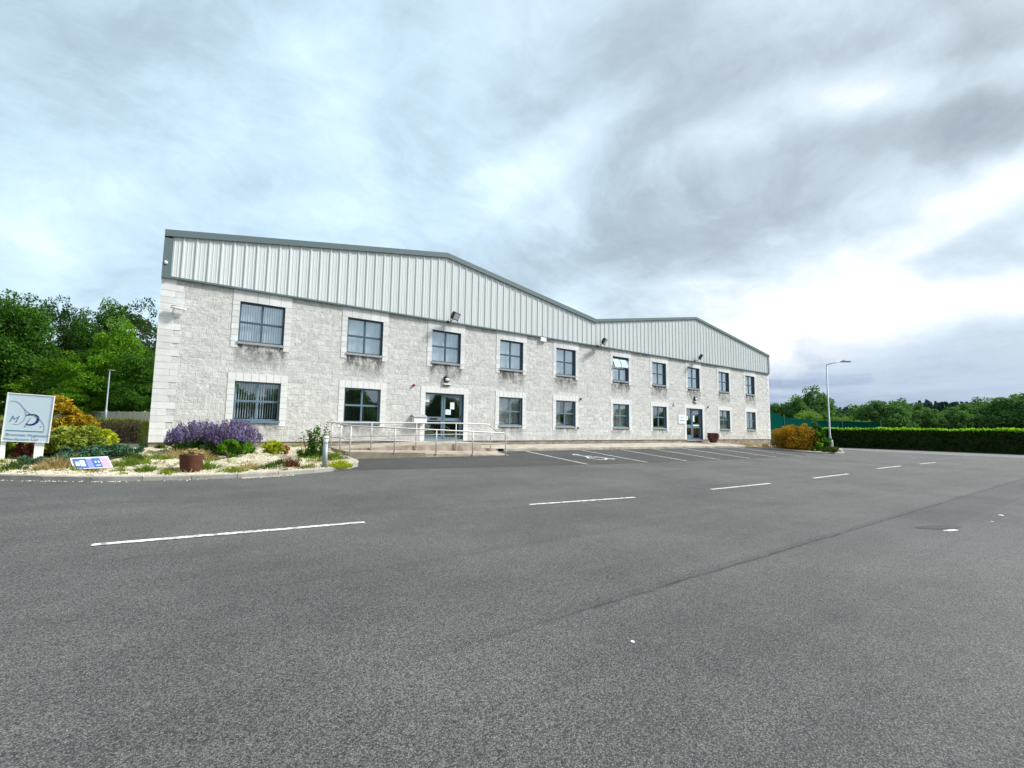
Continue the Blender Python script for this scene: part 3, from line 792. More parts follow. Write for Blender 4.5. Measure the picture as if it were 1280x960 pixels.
# ------------------------------------------------------------------ things fixed to the wall
def floodlight(x, z, label):
    e = empty('floodlight', (x, -.11, z), label, 'floodlight', 'floodlights along the cladding edge')
    T = Matrix.Translation((.10, -.36, .24)) @ Matrix.Rotation(R(30), 4, 'Z') @ Matrix.Rotation(R(28), 4, 'X') @ Matrix.Scale(1.3, 4)
    mb = MB(); mb.box(-.2,.2,-.05,.05,-.14,.14); mb.box(-.17,.17,.05,.09,-.11,.11); o = mb.build('housing', M['black'], e, bevel=.01); o.data.transform(T)
    mb = MB(); mb.box(-.17,.17,-.056,-.051,-.11,.11); o = mb.build('lens', M['sill'], e); o.data.transform(T)
    mb = MB(); mb.tube([(-.1,0,-.02),(-.02,-.16,.02),(.08,-.30,.18)], .018, 6); mb.box(-.16,-.04,0,.03,-.06,.06); mb.build('bracket', M['black'], e)
floodlight(11.02, 6.52, 'black floodlight on the cladding edge above the left door'); floodlight(21.15, 6.53, 'black floodlight under the roof valley in the middle of the wall'); floodlight(31.2, 6.6, 'black floodlight high on the wall above the right door')
def bulkhead(x, z, label, plate):
    e = empty('bulkhead_lamp', (x, 0, z), label, 'wall lamp', 'round wall lamps over the doors')
    mb = MB(); mb.lathe([(.17,0),(.17,.05),(.15,.09),(.10,.11)], n=24); o = mb.build('housing', M['black'], e, True); o.data.transform(Matrix.Rotation(R(90), 4, 'X'))
    mb = MB(); mb.lathe([(.12,0),(.12,.03),(.08,.055),(.02,.06)], n=20); o = mb.build('lens', M['lens'], e, True); o.data.transform(Matrix.Translation((0,-.085,-.03)) @ Matrix.Rotation(R(90), 4, 'X') @ Matrix.Diagonal((1,.62,1,1)))
    mb = MB(); mb.box(-.19,.19,-.10,-.0,-.27,-.22) if plate else mb.box(-.14,.14,-.09,0,-.25,-.2); mb.build('ledge', M['white'], e)
    mb = MB(); mb.box(-.17,.17,-.06,-.0,-.34,-.275); mb.build('vent', M['plinth'], e)
bulkhead(10.98, 3.80, 'round black and white wall lamp above the left door', True); bulkhead(31.15, 3.84, 'round black and white wall lamp above the right door', False)
e = empty('security_camera', (.42, -.02, 5.35), 'white tubular security camera high on the left corner of the wall', 'security camera')
mb = MB(); mb.lathe([(.045,0),(.05,.02),(.05,.42),(.04,.44)], n=14); o = mb.build('housing', M['white'], e, True); T = Matrix.Translation((-.12,-.16,.14)) @ Matrix.Rotation(R(-10), 4, 'Z') @ Matrix.Rotation(R(98), 4, 'Y'); o.data.transform(T)
mb = MB(); mb.box(-.13,.42,-.235,-.1,.185,.2); o = mb.build('sunshield', M['white'], e); o.data.transform(Matrix.Rotation(R(5), 4, 'Y'))
mb = MB(); mb.tube([(-.05,0,-.04),(-.05,-.12,-.02),(-.03,-.16,.1)], .025, 8); mb.lathe([(.06,0),(.06,.04)], (-.05,-.03,-.06), 12); mb.build('bracket', M['white'], e)
e = empty('dome_sensor', (.06, -.13, 7.0), 'small white sensor on the dark trim at the left roof corner', 'sensor')
mb = MB(); mb.lathe([(.02,-.06),(.05,-.03),(.05,.03),(.02,.06)], n=12); mb.build('body', M['white'], e, True); mb = MB(); mb.box(-.03,.03,0,.05,-.09,-.05); mb.build('bracket', M['black'], e)
mb = MB(); mb.box(16.62,17.02,-.12,-.0,6.28,6.50); tag(mb.build('alarm_box', M['white'], bevel=.02), 'white alarm box under the cladding edge between upper windows', 'alarm box')
mb = MB(); mb.lathe([(.055,0),(.06,.03),(.05,.09),(.03,.1)], n=14); o = mb.build('sounder', M['red'], None, True); o.data.transform(Matrix.Translation((9.32,0,3.40)) @ Matrix.Rotation(R(90), 4, 'X')); tag(o, 'small red alarm sounder on the stone left of the left door', 'alarm sounder')
mb = MB(); mb.lathe([(.05,0),(.06,.03),(.05,.09),(.03,.1)], n=14); o = mb.build('sounder', M['urn'], None, True); o.data.transform(Matrix.Translation((32.75,0,3.3)) @ Matrix.Rotation(R(90), 4, 'X')); tag(o, 'small dark red sounder on the stone right of the right door', 'alarm sounder')
mb = MB(); mb.box(28.6,28.72,-.08,0,3.28,3.44); tag(mb.build('wall_sensor', M['white'], bevel=.01), 'small white sensor box on the stone left of the right door', 'sensor')
for (x, z, l) in ((19.72,3.28,'small black vent cap above the fifth lower window, at its right corner'), (19.5,1.60,'small black vent cap at the sill of the fifth lower window')):
    mb = MB(); mb.lathe([(.05,0),(.06,.04),(.05,.08)], n=12); o = mb.build('vent_cap', M['black'], None, True); o.data.transform(Matrix.Translation((x,0,z)) @ Matrix.Rotation(R(90), 4, 'X')); tag(o, l, 'vent cap')
e = empty('post_box', (9.28, -.0, 1.72), 'white wall post box with sloping grey lid left of the left door', 'post box')
mb = MB(); mb.box(-.0,.62,-.28,-.02,0,.24); mb.build('body', M['white'], e, bevel=.01)
mb = MB(); mb.add([(-.02,-.31,.24),(.64,-.31,.24),(.64,-.02,.24),(-.02,-.02,.24),(-.02,-.31,.26),(.64,-.31,.26),(.64,-.02,.38),(-.02,-.02,.38)], [(0,3,2,1),(4,5,6,7),(0,1,5,4),(1,2,6,5),(2,3,7,6),(3,0,4,7)]); mb.build('lid', M['sill'], e)
e = empty('wall_sign', (29.1, -.0, 2.02), 'white wall sign with blue lines beside the right door', 'sign')
mb = MB(); mb.box(0,.82,-.035,-.005,0,.58); mb.build('panel', M['paper'], e)
mb = MB(); mb.box(.12,.68,-.039,-.0365,.17,.23); mb.build('stripe', M['teal'], e)
FX = Matrix.Rotation(R(90), 4, 'X')
text('lettering', 'M P', .22, M['navy'], e, Matrix.Translation((.2,-.038,.34)) @ FX, .001, .3)
text('lettering', 'RECEPTION', .085, M['slate_text'], e, Matrix.Translation((.13,-.038,.06)) @ FX, .001) if False else None

# ------------------------------------------------------------------ ramp, landing, railings
e = empty('access_ramp', (5.5,-3.5,.4), 'low concrete access ramp and landing in front of the left door', 'ramp')
def P3(x, y, z): return (x-5.5, y+3.5, z-.4)
def prism(mb, poly):      # poly: list of (x,y,ztop); extruded down to z=.0
    n = len(poly); mb.add([P3(x,y,z) for x,y,z in poly]+[P3(x,y,.1) for x,y,z in poly], [tuple(range(n)), tuple(reversed(range(n, 2*n)))]+[(i, i+n, (i+1) % n+n, (i+1) % n) for i in range(n)])
mb = MB(); prism(mb, [(5.5,-3.5,.655),(12.6,-3.5,.385),(12.6,-1.95,.50),(5.5,-1.95,.665)]); mb.build('ramp_slab', M['slab'], e)
mb = MB(); prism(mb, [(5.5,-1.949,.67),(8.8,-1.949,.80),(8.8,.028,.86),(5.5,.028,.70)]); prism(mb, [(8.8,-1.948,.80),(11.75,-1.948,.84),(11.75,.027,.90),(8.8,.027,.86)]); mb.build('landing', M['slab'], e)
mb = MB(); prism(mb, [(11.752,-1.94,.66),(12.66,-1.94,.60),(12.95,.026,.715),(11.752,.026,.80)]); mb.build('step', M['slab'], e)
mb = MB(); mb.add([P3(5.45,-3.515,.30),P3(8.3,-3.515,.30),P3(8.3,-3.515,.575),P3(5.45,-3.515,.665),P3(5.45,-3.47,.30),P3(8.3,-3.47,.30),P3(8.3,-3.47,.575),P3(5.45,-3.47,.665)], [(0,1,2,3),(3,2,6,7),(1,5,6,2),(4,0,3,7)]); mb.build('ramp_edge', M['slabside'], e)
mb = MB(); mb.add([P3(5.38,-3.5,.3),P3(5.47,-3.5,.3),P3(5.47,-1.0,.3),P3(5.38,-1.0,.3),P3(5.38,-3.5,.68),P3(5.47,-3.5,.68),P3(5.47,-1.0,.76),P3(5.38,-1.0,.76)], [(0,3,2,1),(4,5,6,7),(0,1,5,4),(1,2,6,5),(2,3,7,6),(3,0,4,7)]); mb.build('side_kerb', M['slabside'], e)
# railings: one welded thing with its rails and posts
e2 = empty('handrail', (5.5,-3.5,.4), 'weathered steel tube handrail running round the ramp by the left door', 'handrail')
FT = lambda x: 1.545+(x-5.5)*(1.325-1.545)/6.5
frt = [P3(5.5,-3.5,FT(5.5))]
mb = MB(); mb.tube([P3(5.33,-1.98,1.66),P3(5.42,-2.8,1.59),P3(5.5,-3.42,1.55),P3(5.62,-3.5,FT(5.6)),P3(8.75,-3.5,FT(8.75)),P3(11.85,-3.5,FT(11.9)),P3(11.97,-3.5,FT(12)-.05),P3(11.98,-3.5,.6),P3(11.98,-3.5,.36)], .026, 8); mb.build('top_rail', M['steel'], e2, True)
mb = MB(); mb.tube([P3(5.33,-1.98,1.12),P3(5.5,-3.45,1.08),P3(5.62,-3.5,1.075),P3(11.96,-3.5,.87)], .014, 6); mb.tube([P3(5.33,-2.0,1.12),P3(10.4,-2.0,1.25),P3(11.9,-2.0,1.2)], .014, 6); mb.build('mid_rail', M['steel'], e2, True)
mb = MB(); mb.tube([P3(5.1,-2.02,1.665),P3(5.33,-2.0,1.66),P3(8.6,-2.0,1.695),P3(10.3,-2.0,1.715),P3(11.95,-2.0,1.70),P3(12.1,-2.0,1.66),P3(12.55,-2.0,1.38)], .026, 8); mb.build('top_rail', M['steel'], e2, True)
for x in (5.52,7.09,8.75,10.36):
    mb = MB(); zt = FT(x); mb.tube([P3(x,-3.5,zt-.01),P3(x,-3.5,.655-(x-5.5)*.038-.02 if x > 6 else .3)], .024, 8); mb.lathe([(.05,0),(.05,.012)], P3(x,-3.5,.655-(x-5.5)*.038), 10) if x > 6 else None; mb.build('post', M['steel'], e2, True)
for x, y, zt, zb in ((5.4,-2.75,1.59,.66),(5.3,-2.0,1.65,.66),(6.77,-2.0,1.67,.68),(8.61,-2.0,1.69,.62),(10.43,-2.0,1.71,.58),(12.2,-2.0,1.60,.45)):
    mb = MB(); mb.tube([P3(x,y,zt),P3(x,y,zb-.02)], .024, 8); mb.lathe([(.05,0),(.05,.012)], P3(x,y,zb), 10); mb.build('post', M['steel'], e2, True)

# ------------------------------------------------------------------ lamp posts
def lamp_post(loc, h, label, r=.07, arm=True):
    e = empty('street_lamp', loc, label, 'street lamp')
    mb = MB(); mb.tube([(0,0,-.2),(0,0,1.1),(0,0,1.12),(0,0,h)], [r*1.25, r*1.25, r*.8, r*.55], 12); mb.build('pole', M['galv'], e, True)
    if arm:
        mb = MB(); mb.tube([(0,0,h-.02),(.35,-.33,h+.10),(.75,-.7,h+.18)], .028, 8); mb.build('arm', M['galv'], e, True)
        mb = MB(); mb.box(-.14,.5,-.11,.11,-.04,.05); mb.box(-.05,.1,-.06,.06,.05,.10); o = mb.build('lantern', M['sill'], e, bevel=.02); o.data.transform(Matrix.Translation((.82,-.76,h+.19)) @ Matrix.Rotation(R(-43), 4, 'Z'))
        mb = MB(); mb.lathe([(.02,0),(.02,.1)], (.9,-.83,h+.24), 8); mb.build('photocell', M['black'], e)
    else:
        mb = MB(); mb.box(-.1,.35,-.08,.08,h-.03,h+.04); mb.build('lantern', M['galv'], e)
L = onH(1039, 566.5, .12); dL = 33.4
lamp_post((38.8,-5.72,.16), 6.30, 'tall grey steel street lamp standing on the island at the right')
p = at(131, 531, 40); q = at(140, 464, 40)
lamp_post((p.x, p.y, 1.5), 4.5, 'thin pale lamp column in front of the wooden fence at the left', .07, False)

# ------------------------------------------------------------------ company sign
TL = at(10,491,11.65); TRr = at(66.5,495.5,12.1); BLl = at(1.5,551,11.65); BR = at(62,553,12.1)
ux = ((TRr-TL)+(BR-BLl))*.5; W_ = ux.length; ux.normalize(); upv = ((TL-BLl)+(TRr-BR))*.5; H_ = upv.length; upv = (upv-ux*upv.dot(ux)).normalized(); nv = ux.cross(upv)
base = BLl.copy()
e = empty('company_sign', (BLl.x+.45, BLl.y, .5), 'pale blue company sign board with navy logo on two white posts, far left', 'sign')
SM = Matrix.Translation(base-e.location) @ Matrix(((ux.x,upv.x,nv.x,0),(ux.y,upv.y,nv.y,0),(ux.z,upv.z,nv.z,0),(0,0,0,1)))
def sgn(mb, name, mat): o = mb.build(name, mat, e); o.data.transform(SM); return o
mb = MB(); mb.box(0, W_, 0, H_, -.03, 0); sgn(mb, 'board', M['signboard'])
mb = MB(); mb.box(-.006, .010, -.015, H_+.015, -.035, .012); mb.box(W_-.010, W_+.006, -.015, H_+.015, -.035, .012); mb.box(.010, W_-.010, H_-.006, H_+.008, -.035, .011); mb.box(.010, W_-.010, -.008, .006, -.035, .011); sgn(mb, 'edging', M['white'])
def arc(pts, w):
    mb = MB()
    for i in range(len(pts)-1):
        a, b = Vector(pts[i]), Vector(pts[i+1]); d = (b-a).normalized(); n = Vector((-d.y, d.x)); w0, w1 = w*(.4+.6*math.sin(math.pi*i/len(pts)))/2, w*(.4+.6*math.sin(math.pi*(i+1)/len(pts)))/2
        q = [a-n*w0, b-n*w1, b+n*w1, a+n*w0]; mb.add([(p.x, p.y, .0015) for p in q]+[(p.x, p.y, .004) for p in q], [(4,5,6,7),(0,1,5,4),(2,3,7,6)])
    return mb
def sc(*p): return [(x*W_, y*H_) for x, y in p]
sgn(arc(smooth_curve(sc((.06,.83),(.16,.845),(.28,.80),(.38,.70),(.5,.61),(.66,.54),(.80,.44),(.87,.32),(.86,.20)), 4), .022), 'logo_curve', M['greyp'])
sgn(arc(smooth_curve(sc((.40,.66),(.44,.56),(.40,.44),(.30,.36),(.18,.37)), 4), .016), 'logo_curve', M['greyp'])
mb = MB(); mb.box(.06*W_, .85*W_, .215*H_, .232*H_, .001, .004); sgn(mb, 'underline', M['teal'])
def stx(name, body, size, x, y, mat, shear=0., sx=1.): text(name, body, size, mat, e, SM @ Matrix.Translation((x*W_, y*H_, .004)), .0015, shear, sx=sx)
stx('lettering', 'M', .24, .09, .40, M['slate_text'], .35, .85)
sgn(arc(smooth_curve(sc((.44,.545),(.50,.575),(.62,.575),(.70,.53),(.70,.44),(.62,.375),(.52,.36),(.46,.385)), 4), .05), 'lettering', M['navy'])
sgn(arc(sc((.55,.52),(.50,.42),(.44,.30)), .022), 'lettering', M['slate_text'])
mb = MB(); mb.lathe([(.016,.001),(.016,.004)], (.79*W_, .33*H_, 0), 10); sgn(mb, 'lettering', M['slate_text'])
stx('lettering', 'Bronwen Hyginuscare', .098, .07, .115, M['slate_text'], 0., 1.0)
stx('lettering', 'Manufactory Ltd', .098, .04, .02, M['slate_text'], 0., .95)
# posts
for fx, zb in ((-.02, .45), (.70, .48)):
    c = base+ux*(fx*W_)-nv*-.0; mb = MB(); w = .10*1.05
    a = base+ux*(fx*W_)-nv*.035; b_ = a+ux*.165*(1 if fx > 0 else .5)
    lo = [Vector((a.x, a.y, zb-.2)), Vector((b_.x, b_.y, zb-.2))]; back = -nv*.06
    vs = [lo[0], lo[1], lo[1]+back, lo[0]+back]; tz = base.z+.35
    mb.add([v-e.location for v in vs]+[Vector((v.x, v.y, tz))-e.location for v in vs], [(0,1,5,4),(1,2,6,5),(2,3,7,6),(3,0,4,7),(4,5,6,7)])
    po = mb.build('post', M['white'], e)
    if fx > 0:
        for j, ch in enumerate('ABU'):
            text('lettering', ch, .13, M['greyp'], po, SM @ Matrix.Translation((fx*W_+.06, -.14-j*.115, -.034)), .0012)

# info board lying on the bed
zbd = .40
c0 = onH(92, 587, .12); c0 = Vector((c0.x, c0.y+.0, bedz(c0.x, c0.y)+.02)); dd = (c0-CAM).dot(FW)
p0 = at(92,586.5,dd); p1 = at(141.5,584,dd+.15); dz_ = dd+.45
t0 = at(87,572.5,dz_); t1 = at(134.5,572.5,dz_+.15)
e = empty('notice_board', p0, 'blue, lilac and pink printed board leaning back low among the garden plants', 'notice board')
uX = p1-p0; uY = t0-p0; nN = uX.cross(uY).normalized()
def bq(mb, a, b, c, d, off=0.):
    lo = [uX*a+uY*c, uX*b+uY*c, uX*b+uY*d, uX*a+uY*d]; mb.add([v+nN*(off) for v in lo]+[v+nN*(off+.012 if off < 0 else off+.002) for v in lo], [(3,2,1,0),(4,5,6,7),(0,1,5,4),(1,2,6,5),(2,3,7,6),(3,0,4,7)])
mb = MB(); bq(mb, 0, 1, 0, 1, -.013); mb.build('board', M['white'], e)
for name, rc, mt in (('print', (.05,.40,.04,.90), 'blue'), ('print', (.41,.52,.04,.86), 'lilac'), ('print', (.53,.76,.05,.88), 'blue'), ('print', (.78,.97,.05,.88), 'pink')):
    mb = MB(); bq(mb, *rc, off=.0005); mb.build(name, M[mt], e)
for rc in ((.10,.20,.25,.62), (.22,.34,.2,.72), (.60,.64,.45,.62), (.68,.72,.45,.62), (.60,.72,.2,.26)):
    mb = MB(); bq(mb, *rc, off=.003); mb.build('print', M['white'], e)

# bollard, pots
p = onH(408, 586.5, .12); bx, by = 4.06, -6.02
e = empty('bollard_light', (bx, by, bedz(bx, by)-.02), 'short grey cylindrical garden bollard light by the kerb', 'bollard')
mb = MB(); mb.tube([(0,0,-.1),(0,0,.66)], .068, 18); mb.build('post', M['galv'], e, True)
mb = MB(); mb.tube([(0,0,.66),(0,0,.80)], .062, 18); mb.build('lamp_ring', M['lens'], e, True)
mb = MB(); mb.lathe([(.074,.80),(.074,.84),(.05,.875),(.0,.88)]); mb.build('cap', M['white'], e, True)
q_ = None; px, py = .99, -5.95
e = empty('plant_pot', (px, py, bedz(px, py)-.02), 'rusty brown bucket shaped plant pot on the pale gravel', 'plant pot')
mb = MB(); mb.lathe([(.185,0),(.20,.02),(.232,.20),(.238,.38),(.25,.42),(.225,.42),(.21,.36),(.0,.36)], n=28); mb.build('pot', M['rust'], e, True)
C, cs = clumps(14, 40, .19, .19, .08, .45, .07, .2, .7); link('dry_plant', leaf_mesh('dry_plant', C, .05, 2.2), LG['dry'], e)
px, py = 31.55, -.9
e = empty('plant_urn', (32.15, -.75, .69), 'glossy dark red glazed urn standing beside the right door', 'plant pot')
mb = MB(); mb.lathe([(.20,0),(.22,.03),(.34,.22),(.40,.42),(.40,.50),(.37,.60),(.42,.66),(.41,.70),(.36,.70),(.33,.62),(.0,.60)], n=32); mb.build('pot', M['urn'], e, True)
mb = MB(); mb.lathe([(.33,.615),(.2,.64),(.0,.65)]); mb.build('soil', M['plinth'], e, True)

# ------------------------------------------------------------------ garden planting (left)
def bp(px, depth, y=None):   # point on the bed under a photo column
    r = ray(px, 560); P = CAM+r*depth; return (P.x, P.y, bedz(P.x, P.y)-.02) if P.y < 3 else (P.x, P.y, HG(P.x, P.y)-.02)
def bpy_(px, y): r_ = ray(px, 560); P = CAM+r_*((y-CAM.y)/r_.y); return (P.x, P.y, bedz(P.x, P.y)-.02)
def bhit(px, py):
    r_ = ray(px, py); t_ = 8.
    while t_ < 22:
        P = CAM+r_*t_
        if P.z <= bedz(P.x, P.y) and P.y > -7.5: break
        t_ += .02
    return (P.x, P.y, bedz(P.x, P.y)-.02)
bush('golden_conifer', bpy_(74, -1.0), 'tall golden orange conifer shrub just right of the company sign', 'shrub', .50, .45, 1.78, LG['gold'], 9500, .045, 50, 2.2, .4, shell=.5)
bush('golden_conifer', bpy_(100, -.6), 'shorter golden orange shrub beside the tall golden one', 'shrub', .48, .4, 1.1, LG['gold'], 6000, .045, 36, 2.2, .4, shell=.5)
bush('garden_shrub', bpy_(88, -1.9), 'feathery yellow green shrub below the golden conifers', 'shrub', .68, .5, .78, LG['goldgreen'], 7000, .045, 44, 2.6, .1, shell=.6)
bush('garden_shrub', bpy_(124, -1.1), 'bright yellow leaved shrub in front of the low brown hedge', 'shrub', .42, .38, .66, LG['yellow'], 1900, .085, 24, 1.5)
bush('garden_shrub', bpy_(60, -1.8), 'leafy lime green shrub directly behind the right sign post', 'shrub', .42, .4, .74, LG['lime'], 3000, .05, 24)
bush('garden_shrub', bpy_(14, -2.0), 'olive green shrub under the company sign board', 'shrub', .6, .45, .58, LG['goldgreen'], 3200, .05, 26, 1.8)
bush('garden_shrub', bpy_(33, -2.5), 'dark red leaved shrub beside the right sign post', 'shrub', .22, .22, .5, LG['redbrown'], 1500, .05, 16)
bush('garden_shrub', bpy_(-18, -2.2), 'green shrub at the far left edge of the bed', 'shrub', .7, .5, .7, LG['lime'], 2600, .05, 26)
bush('juniper', bpy_(138, -2.9), 'spreading blue green juniper on the gravel, the wider one behind the board', 'shrub', .85, .5, .28, LG['teal'], 5200, .045, 40, 2.4, .1)
bush('juniper', bpy_(62, -3.9), 'low blue green juniper at the foot of the company sign', 'shrub', .7, .45, .26, LG['teal'], 3600, .042, 30, 2.4, .1)
bush('juniper', bpy_(102, -3.5), 'low blue green juniper between the two wider ones', 'shrub', .55, .4, .24, LG['teal'], 2600, .042, 24, 2.4, .1)
for (c, d, l, w, h, mat, n) in ((18, 586, 'spiky green weed in pale gravel left of the sign post', .22, .30, 'olive', 130), (72, 586, 'clump of dry tan grass at the kerb below the sign', .42, .36, 'dry', 420), (86, 584, 'fresh green tuft beside the dry tan grass clump', .22, .3, 'lime', 200), (52, 588, 'thin dry tuft close to the kerb under the sign post', .2, .2, 'dry', 120),
        (163, 582, 'green grass tuft right of the leaning notice board', .42, .26, 'lime', 420), (183, 589, 'small green weed near the kerb left of the rusty pot', .26, .22, 'lime', 260), (196, 573, 'low green weeds between the juniper and the wall corner', .35, .2, 'lime', 300), (170, 575, 'tan and green tuft behind the green grass tuft', .3, .3, 'olive', 260), (258, 586, 'green weed growing against the rusty pot', .38, .26, 'lime', 420),
        (290, 589, 'low green weeds at the kerb right of the rusty pot', .34, .17, 'lime', 300), (312, 586, 'pale straw coloured tuft on the gravel right of the lavender', .34, .26, 'dry', 260), (336, 585, 'long thin olive tuft lying along the gravel', .5, .16, 'olive', 320), (364, 583, 'reddish brown dock weed near the kerb', .22, .34, 'redbrown', 200), (352, 580, 'thin olive grass behind the brown dock weed', .36, .22, 'olive', 240),
        (384, 585, 'sparse green tuft between the dock weed and the bollard', .22, .16, 'lime', 140), (425, 583, 'pale yellow green plant between the bollard and the ramp', .34, .26, 'yellow', 420), (418, 575, 'green plant behind the pale yellow one by the ramp corner', .34, .36, 'lime', 420), (222, 573, 'wispy tan grass behind the rusty pot on its left', .3, .36, 'dry', 260), (252, 574, 'wispy tan grass behind the rusty pot on its right', .3, .38, 'dry', 260), (212, 589, 'small brown tuft left of the rusty pot near the kerb', .18, .16, 'dry', 120), (-10, 590, 'green tuft at the left edge of the gravel', .3, .25, 'lime', 200), (200, 560, 'small dark weed at the foot of the wall corner', .16, .22, 'dark', 120), (150, 589, 'tiny green tuft right below the notice board', .18, .14, 'lime', 120)):
    P_ = bhit(c, d); mb = blades(int(n*1.3), w*.95, w*.7, h, .45, .009); o = mb.build('grass_tuft', LG[mat]); o.location = P_; tag(o, l, 'weeds', 'weeds and tufts on the gravel bed')
# lavender: grey green mound with many flower spikes
def lavender(loc, rx, ry, h, label, n=900):
    e = empty('lavender', loc, label, 'lavender', 'lavender clumps below the first window')
    mb = blades(int(n*1.3), rx*.9, ry*.9, h*.7, .35, .012); mb.build('foliage', LG['mid'], e)
    pts = []; st = MB()
    for i in range(n):
        a = rng.uniform(0, 6.283); r = math.sqrt(rng.uniform()); x, y = r*rx*math.cos(a), r*ry*math.sin(a)
        dome = math.sqrt(max(0, 1-r*r*.75)); hh = h*dome*rng.uniform(.62, 1.10); x2, y2 = x*1.25+rng.normal()*.03, y*1.25+rng.normal()*.03
        if i % 3 == 0: st.tube([(x*.8, y*.8, hh*.45), (x2, y2, hh)], .004, 3, False)
        m = rng.integers(5, 9)
        for k in range(m): pts.append((x2+rng.normal()*.012, y2+rng.normal()*.012, hh-.03+k*.024))
    st.build('stalks', LG['olive'], e); link('flowers', leaf_mesh('flowers', np.array(pts), .036, 1.4), LG['purple'], e)
lavender(bp(250, 14.9), .74, .5, .84, 'broad purple lavender clump, the left one of the pair under the wall', 850)
lavender(bp(292, 14.7), .62, .45, .95, 'taller purple lavender clump in front of the first lower window', 720)
bush('garden_shrub', bp(222, 15.0), 'dark purplish shrub with small white blooms left of the lavender', 'shrub', .36, .3, .52, LG['darkpurple'], 1200, .045, 18)
bush('garden_shrub', bp(262, 14.0), 'dark green shrub in front of the lavender', 'shrub', .26, .2, .38, LG['dark'], 900, .04, 14)
bush('garden_shrub', bp(290, 14.0), 'fresh green leafy plant at the foot of the taller lavender', 'shrub', .55, .25, .52, LG['bright'], 2200, .045, 24, 2.6, .6)
bush('garden_shrub', bp(342, 15.6), 'low lime yellow rounded shrub beside the lavender', 'shrub', .42, .35, .40, LG['yellow'], 1800, .045, 22)
bush('garden_shrub', bp(357, 15.8), 'small red flowering plant beside the lime yellow shrub', 'shrub', .2, .18, .42, LG['red'], 320, .04, 10)
bush('garden_shrub', bp(392, 15.2), 'low green plant under the tall weeds near the bollard', 'shrub', .5, .3, .25, LG['mid'], 1500, .045, 20)
def weed(loc, h, label, n=5, mat='mid', leafn=90):
    e = empty('tall_weed', loc, label, 'weed', 'tall weeds by the bollard'); mb = MB(); pts = []
    for i in range(n):
        a = rng.uniform(0, 6.28); x, y = math.cos(a)*.08, math.sin(a)*.08; hh = h*rng.uniform(.7, 1.05); q = (x*3+rng.normal()*.05, y*3+rng.normal()*.05, hh)
        mb.tube([(x, y, -.05), ((x+q[0])/2, (y+q[1])/2, hh*.55), q], [.012, .009, .003], 4)
        for k in range(leafn//n):
            t_ = rng.uniform(.25, 1.); pts.append((x+(q[0]-x)*t_+rng.normal()*.05, y+(q[1]-y)*t_+rng.normal()*.05, hh*t_+rng.normal()*.02))
    mb.build('stalks', LG['olive'], e); link('foliage', leaf_mesh('foliage', np.array(pts), .05, 1.8), LG[mat], e)
weed(bp(397, 14.6), 1.0, 'tall bushy green weed between the first two lower windows', 7, 'mid', 520)
weed(bp(388, 15.1), .85, 'tall thin weed left of the bushy green one', 4, 'olive', 90)
weed(bp(380, 15.3), .8, 'sparse dry stalks, leftmost of the tall weeds', 4, 'dry', 40)
weed(bp(409, 14.9), 1.0, 'thin whitish weed rising behind the bollard', 4, 'dry', 60)

gc = MB()
for i in range(150):
    x = rng.uniform(-4.5, 4.9); ky = ip(x, [p[0] for p in KC], [p[1] for p in KC]); y = ky+.2+(-.4-ky)*rng.uniform()
    sub = blades(int(rng.integers(12, 60)), rng.uniform(.05, .22), rng.uniform(.05, .2), rng.uniform(.06, .2), .5, .009)
    gc.add([(a+x, b+y, c+bedz(x, y)) for a, b, c in sub.v], sub.f)
tag(gc.build('ground_cover', LG['goldgreen']), 'scattered low weeds and seedlings growing through the pale gravel bed', 'weeds', kind='stuff')
gc = MB()
for i in range(110):
    x = rng.uniform(-4.5, 4.9); ky = ip(x, [p[0] for p in KC], [p[1] for p in KC]); y = ky+.16+(-.4-ky)*rng.uniform()**1.3
    sub = blades(int(rng.integers(10, 40)), rng.uniform(.05, .25), rng.uniform(.05, .2), rng.uniform(.04, .16), .9, .008)
    gc.add([(a+x, b+y, c+bedz(x, y)) for a, b, c in sub.v], sub.f)
tag(gc.build('dead_grass', LG['dry']), 'scattered dead straw coloured grass lying on the pale gravel bed', 'weeds', kind='stuff')

# low brown hedge, fence and grass at the left rear
def hedge_block(name, a, b, w, h, label, cat, mat, n, leaf, z0, topmat=None, ntop=0, trunkmat=None):
    a = Vector(a); b = Vector(b); d = (b-a); L_ = d.length; ang = math.atan2(d.y, d.x)
    e = empty(name, (a.x, a.y, z0), label, cat, None, ang)
    C = np.stack([rng.uniform(0, L_, n), rng.uniform(-w/2, w/2, n), rng.uniform(.02, h, n)], 1)
    k = rng.uniform(size=n); sd = np.where(rng.uniform(size=n) < .5, -1, 1)
    C[k < .55, 1] = (sd*w/2+rng.normal(size=n)*.04)[k < .55]; C[(k > .55) & (k < .8), 2] = (h+rng.normal(size=n)*.03)[(k > .55) & (k < .8)]
    C[:, 1] += .05*np.sin(C[:, 0]*2.1)+.04*np.sin(C[:, 0]*5.7+C[:, 2]*4)
    C[:, 2] *= 1+.02*np.sin(C[:, 0]*1.7)
    link('foliage', leaf_mesh('foliage', C, leaf), mat, e)
    mb = MB(); mb.box(.1, L_-.1, -w/2+.18, w/2-.18, .0, h-.15); mb.build('branches', M['bark'], e)
    if ntop:
        T = np.stack([rng.uniform(0, L_, ntop), rng.uniform(-w/2-.06, w/2+.04, ntop), 0*rng.uniform(size=ntop)], 1)
        T[:, 2] = h+.035*np.sin(T[:, 0]*.8)+.03*np.sin(T[:, 0]*2.9)+rng.uniform(-.12, .15, ntop)+np.abs(rng.normal(size=ntop))*.05
        link('sunlit_growth', leaf_mesh('sunlit_growth', T, leaf*1.1, 1.8, up=.5), topmat, e)  # young top leaves, painted brighter as if the sun caught them
    return e
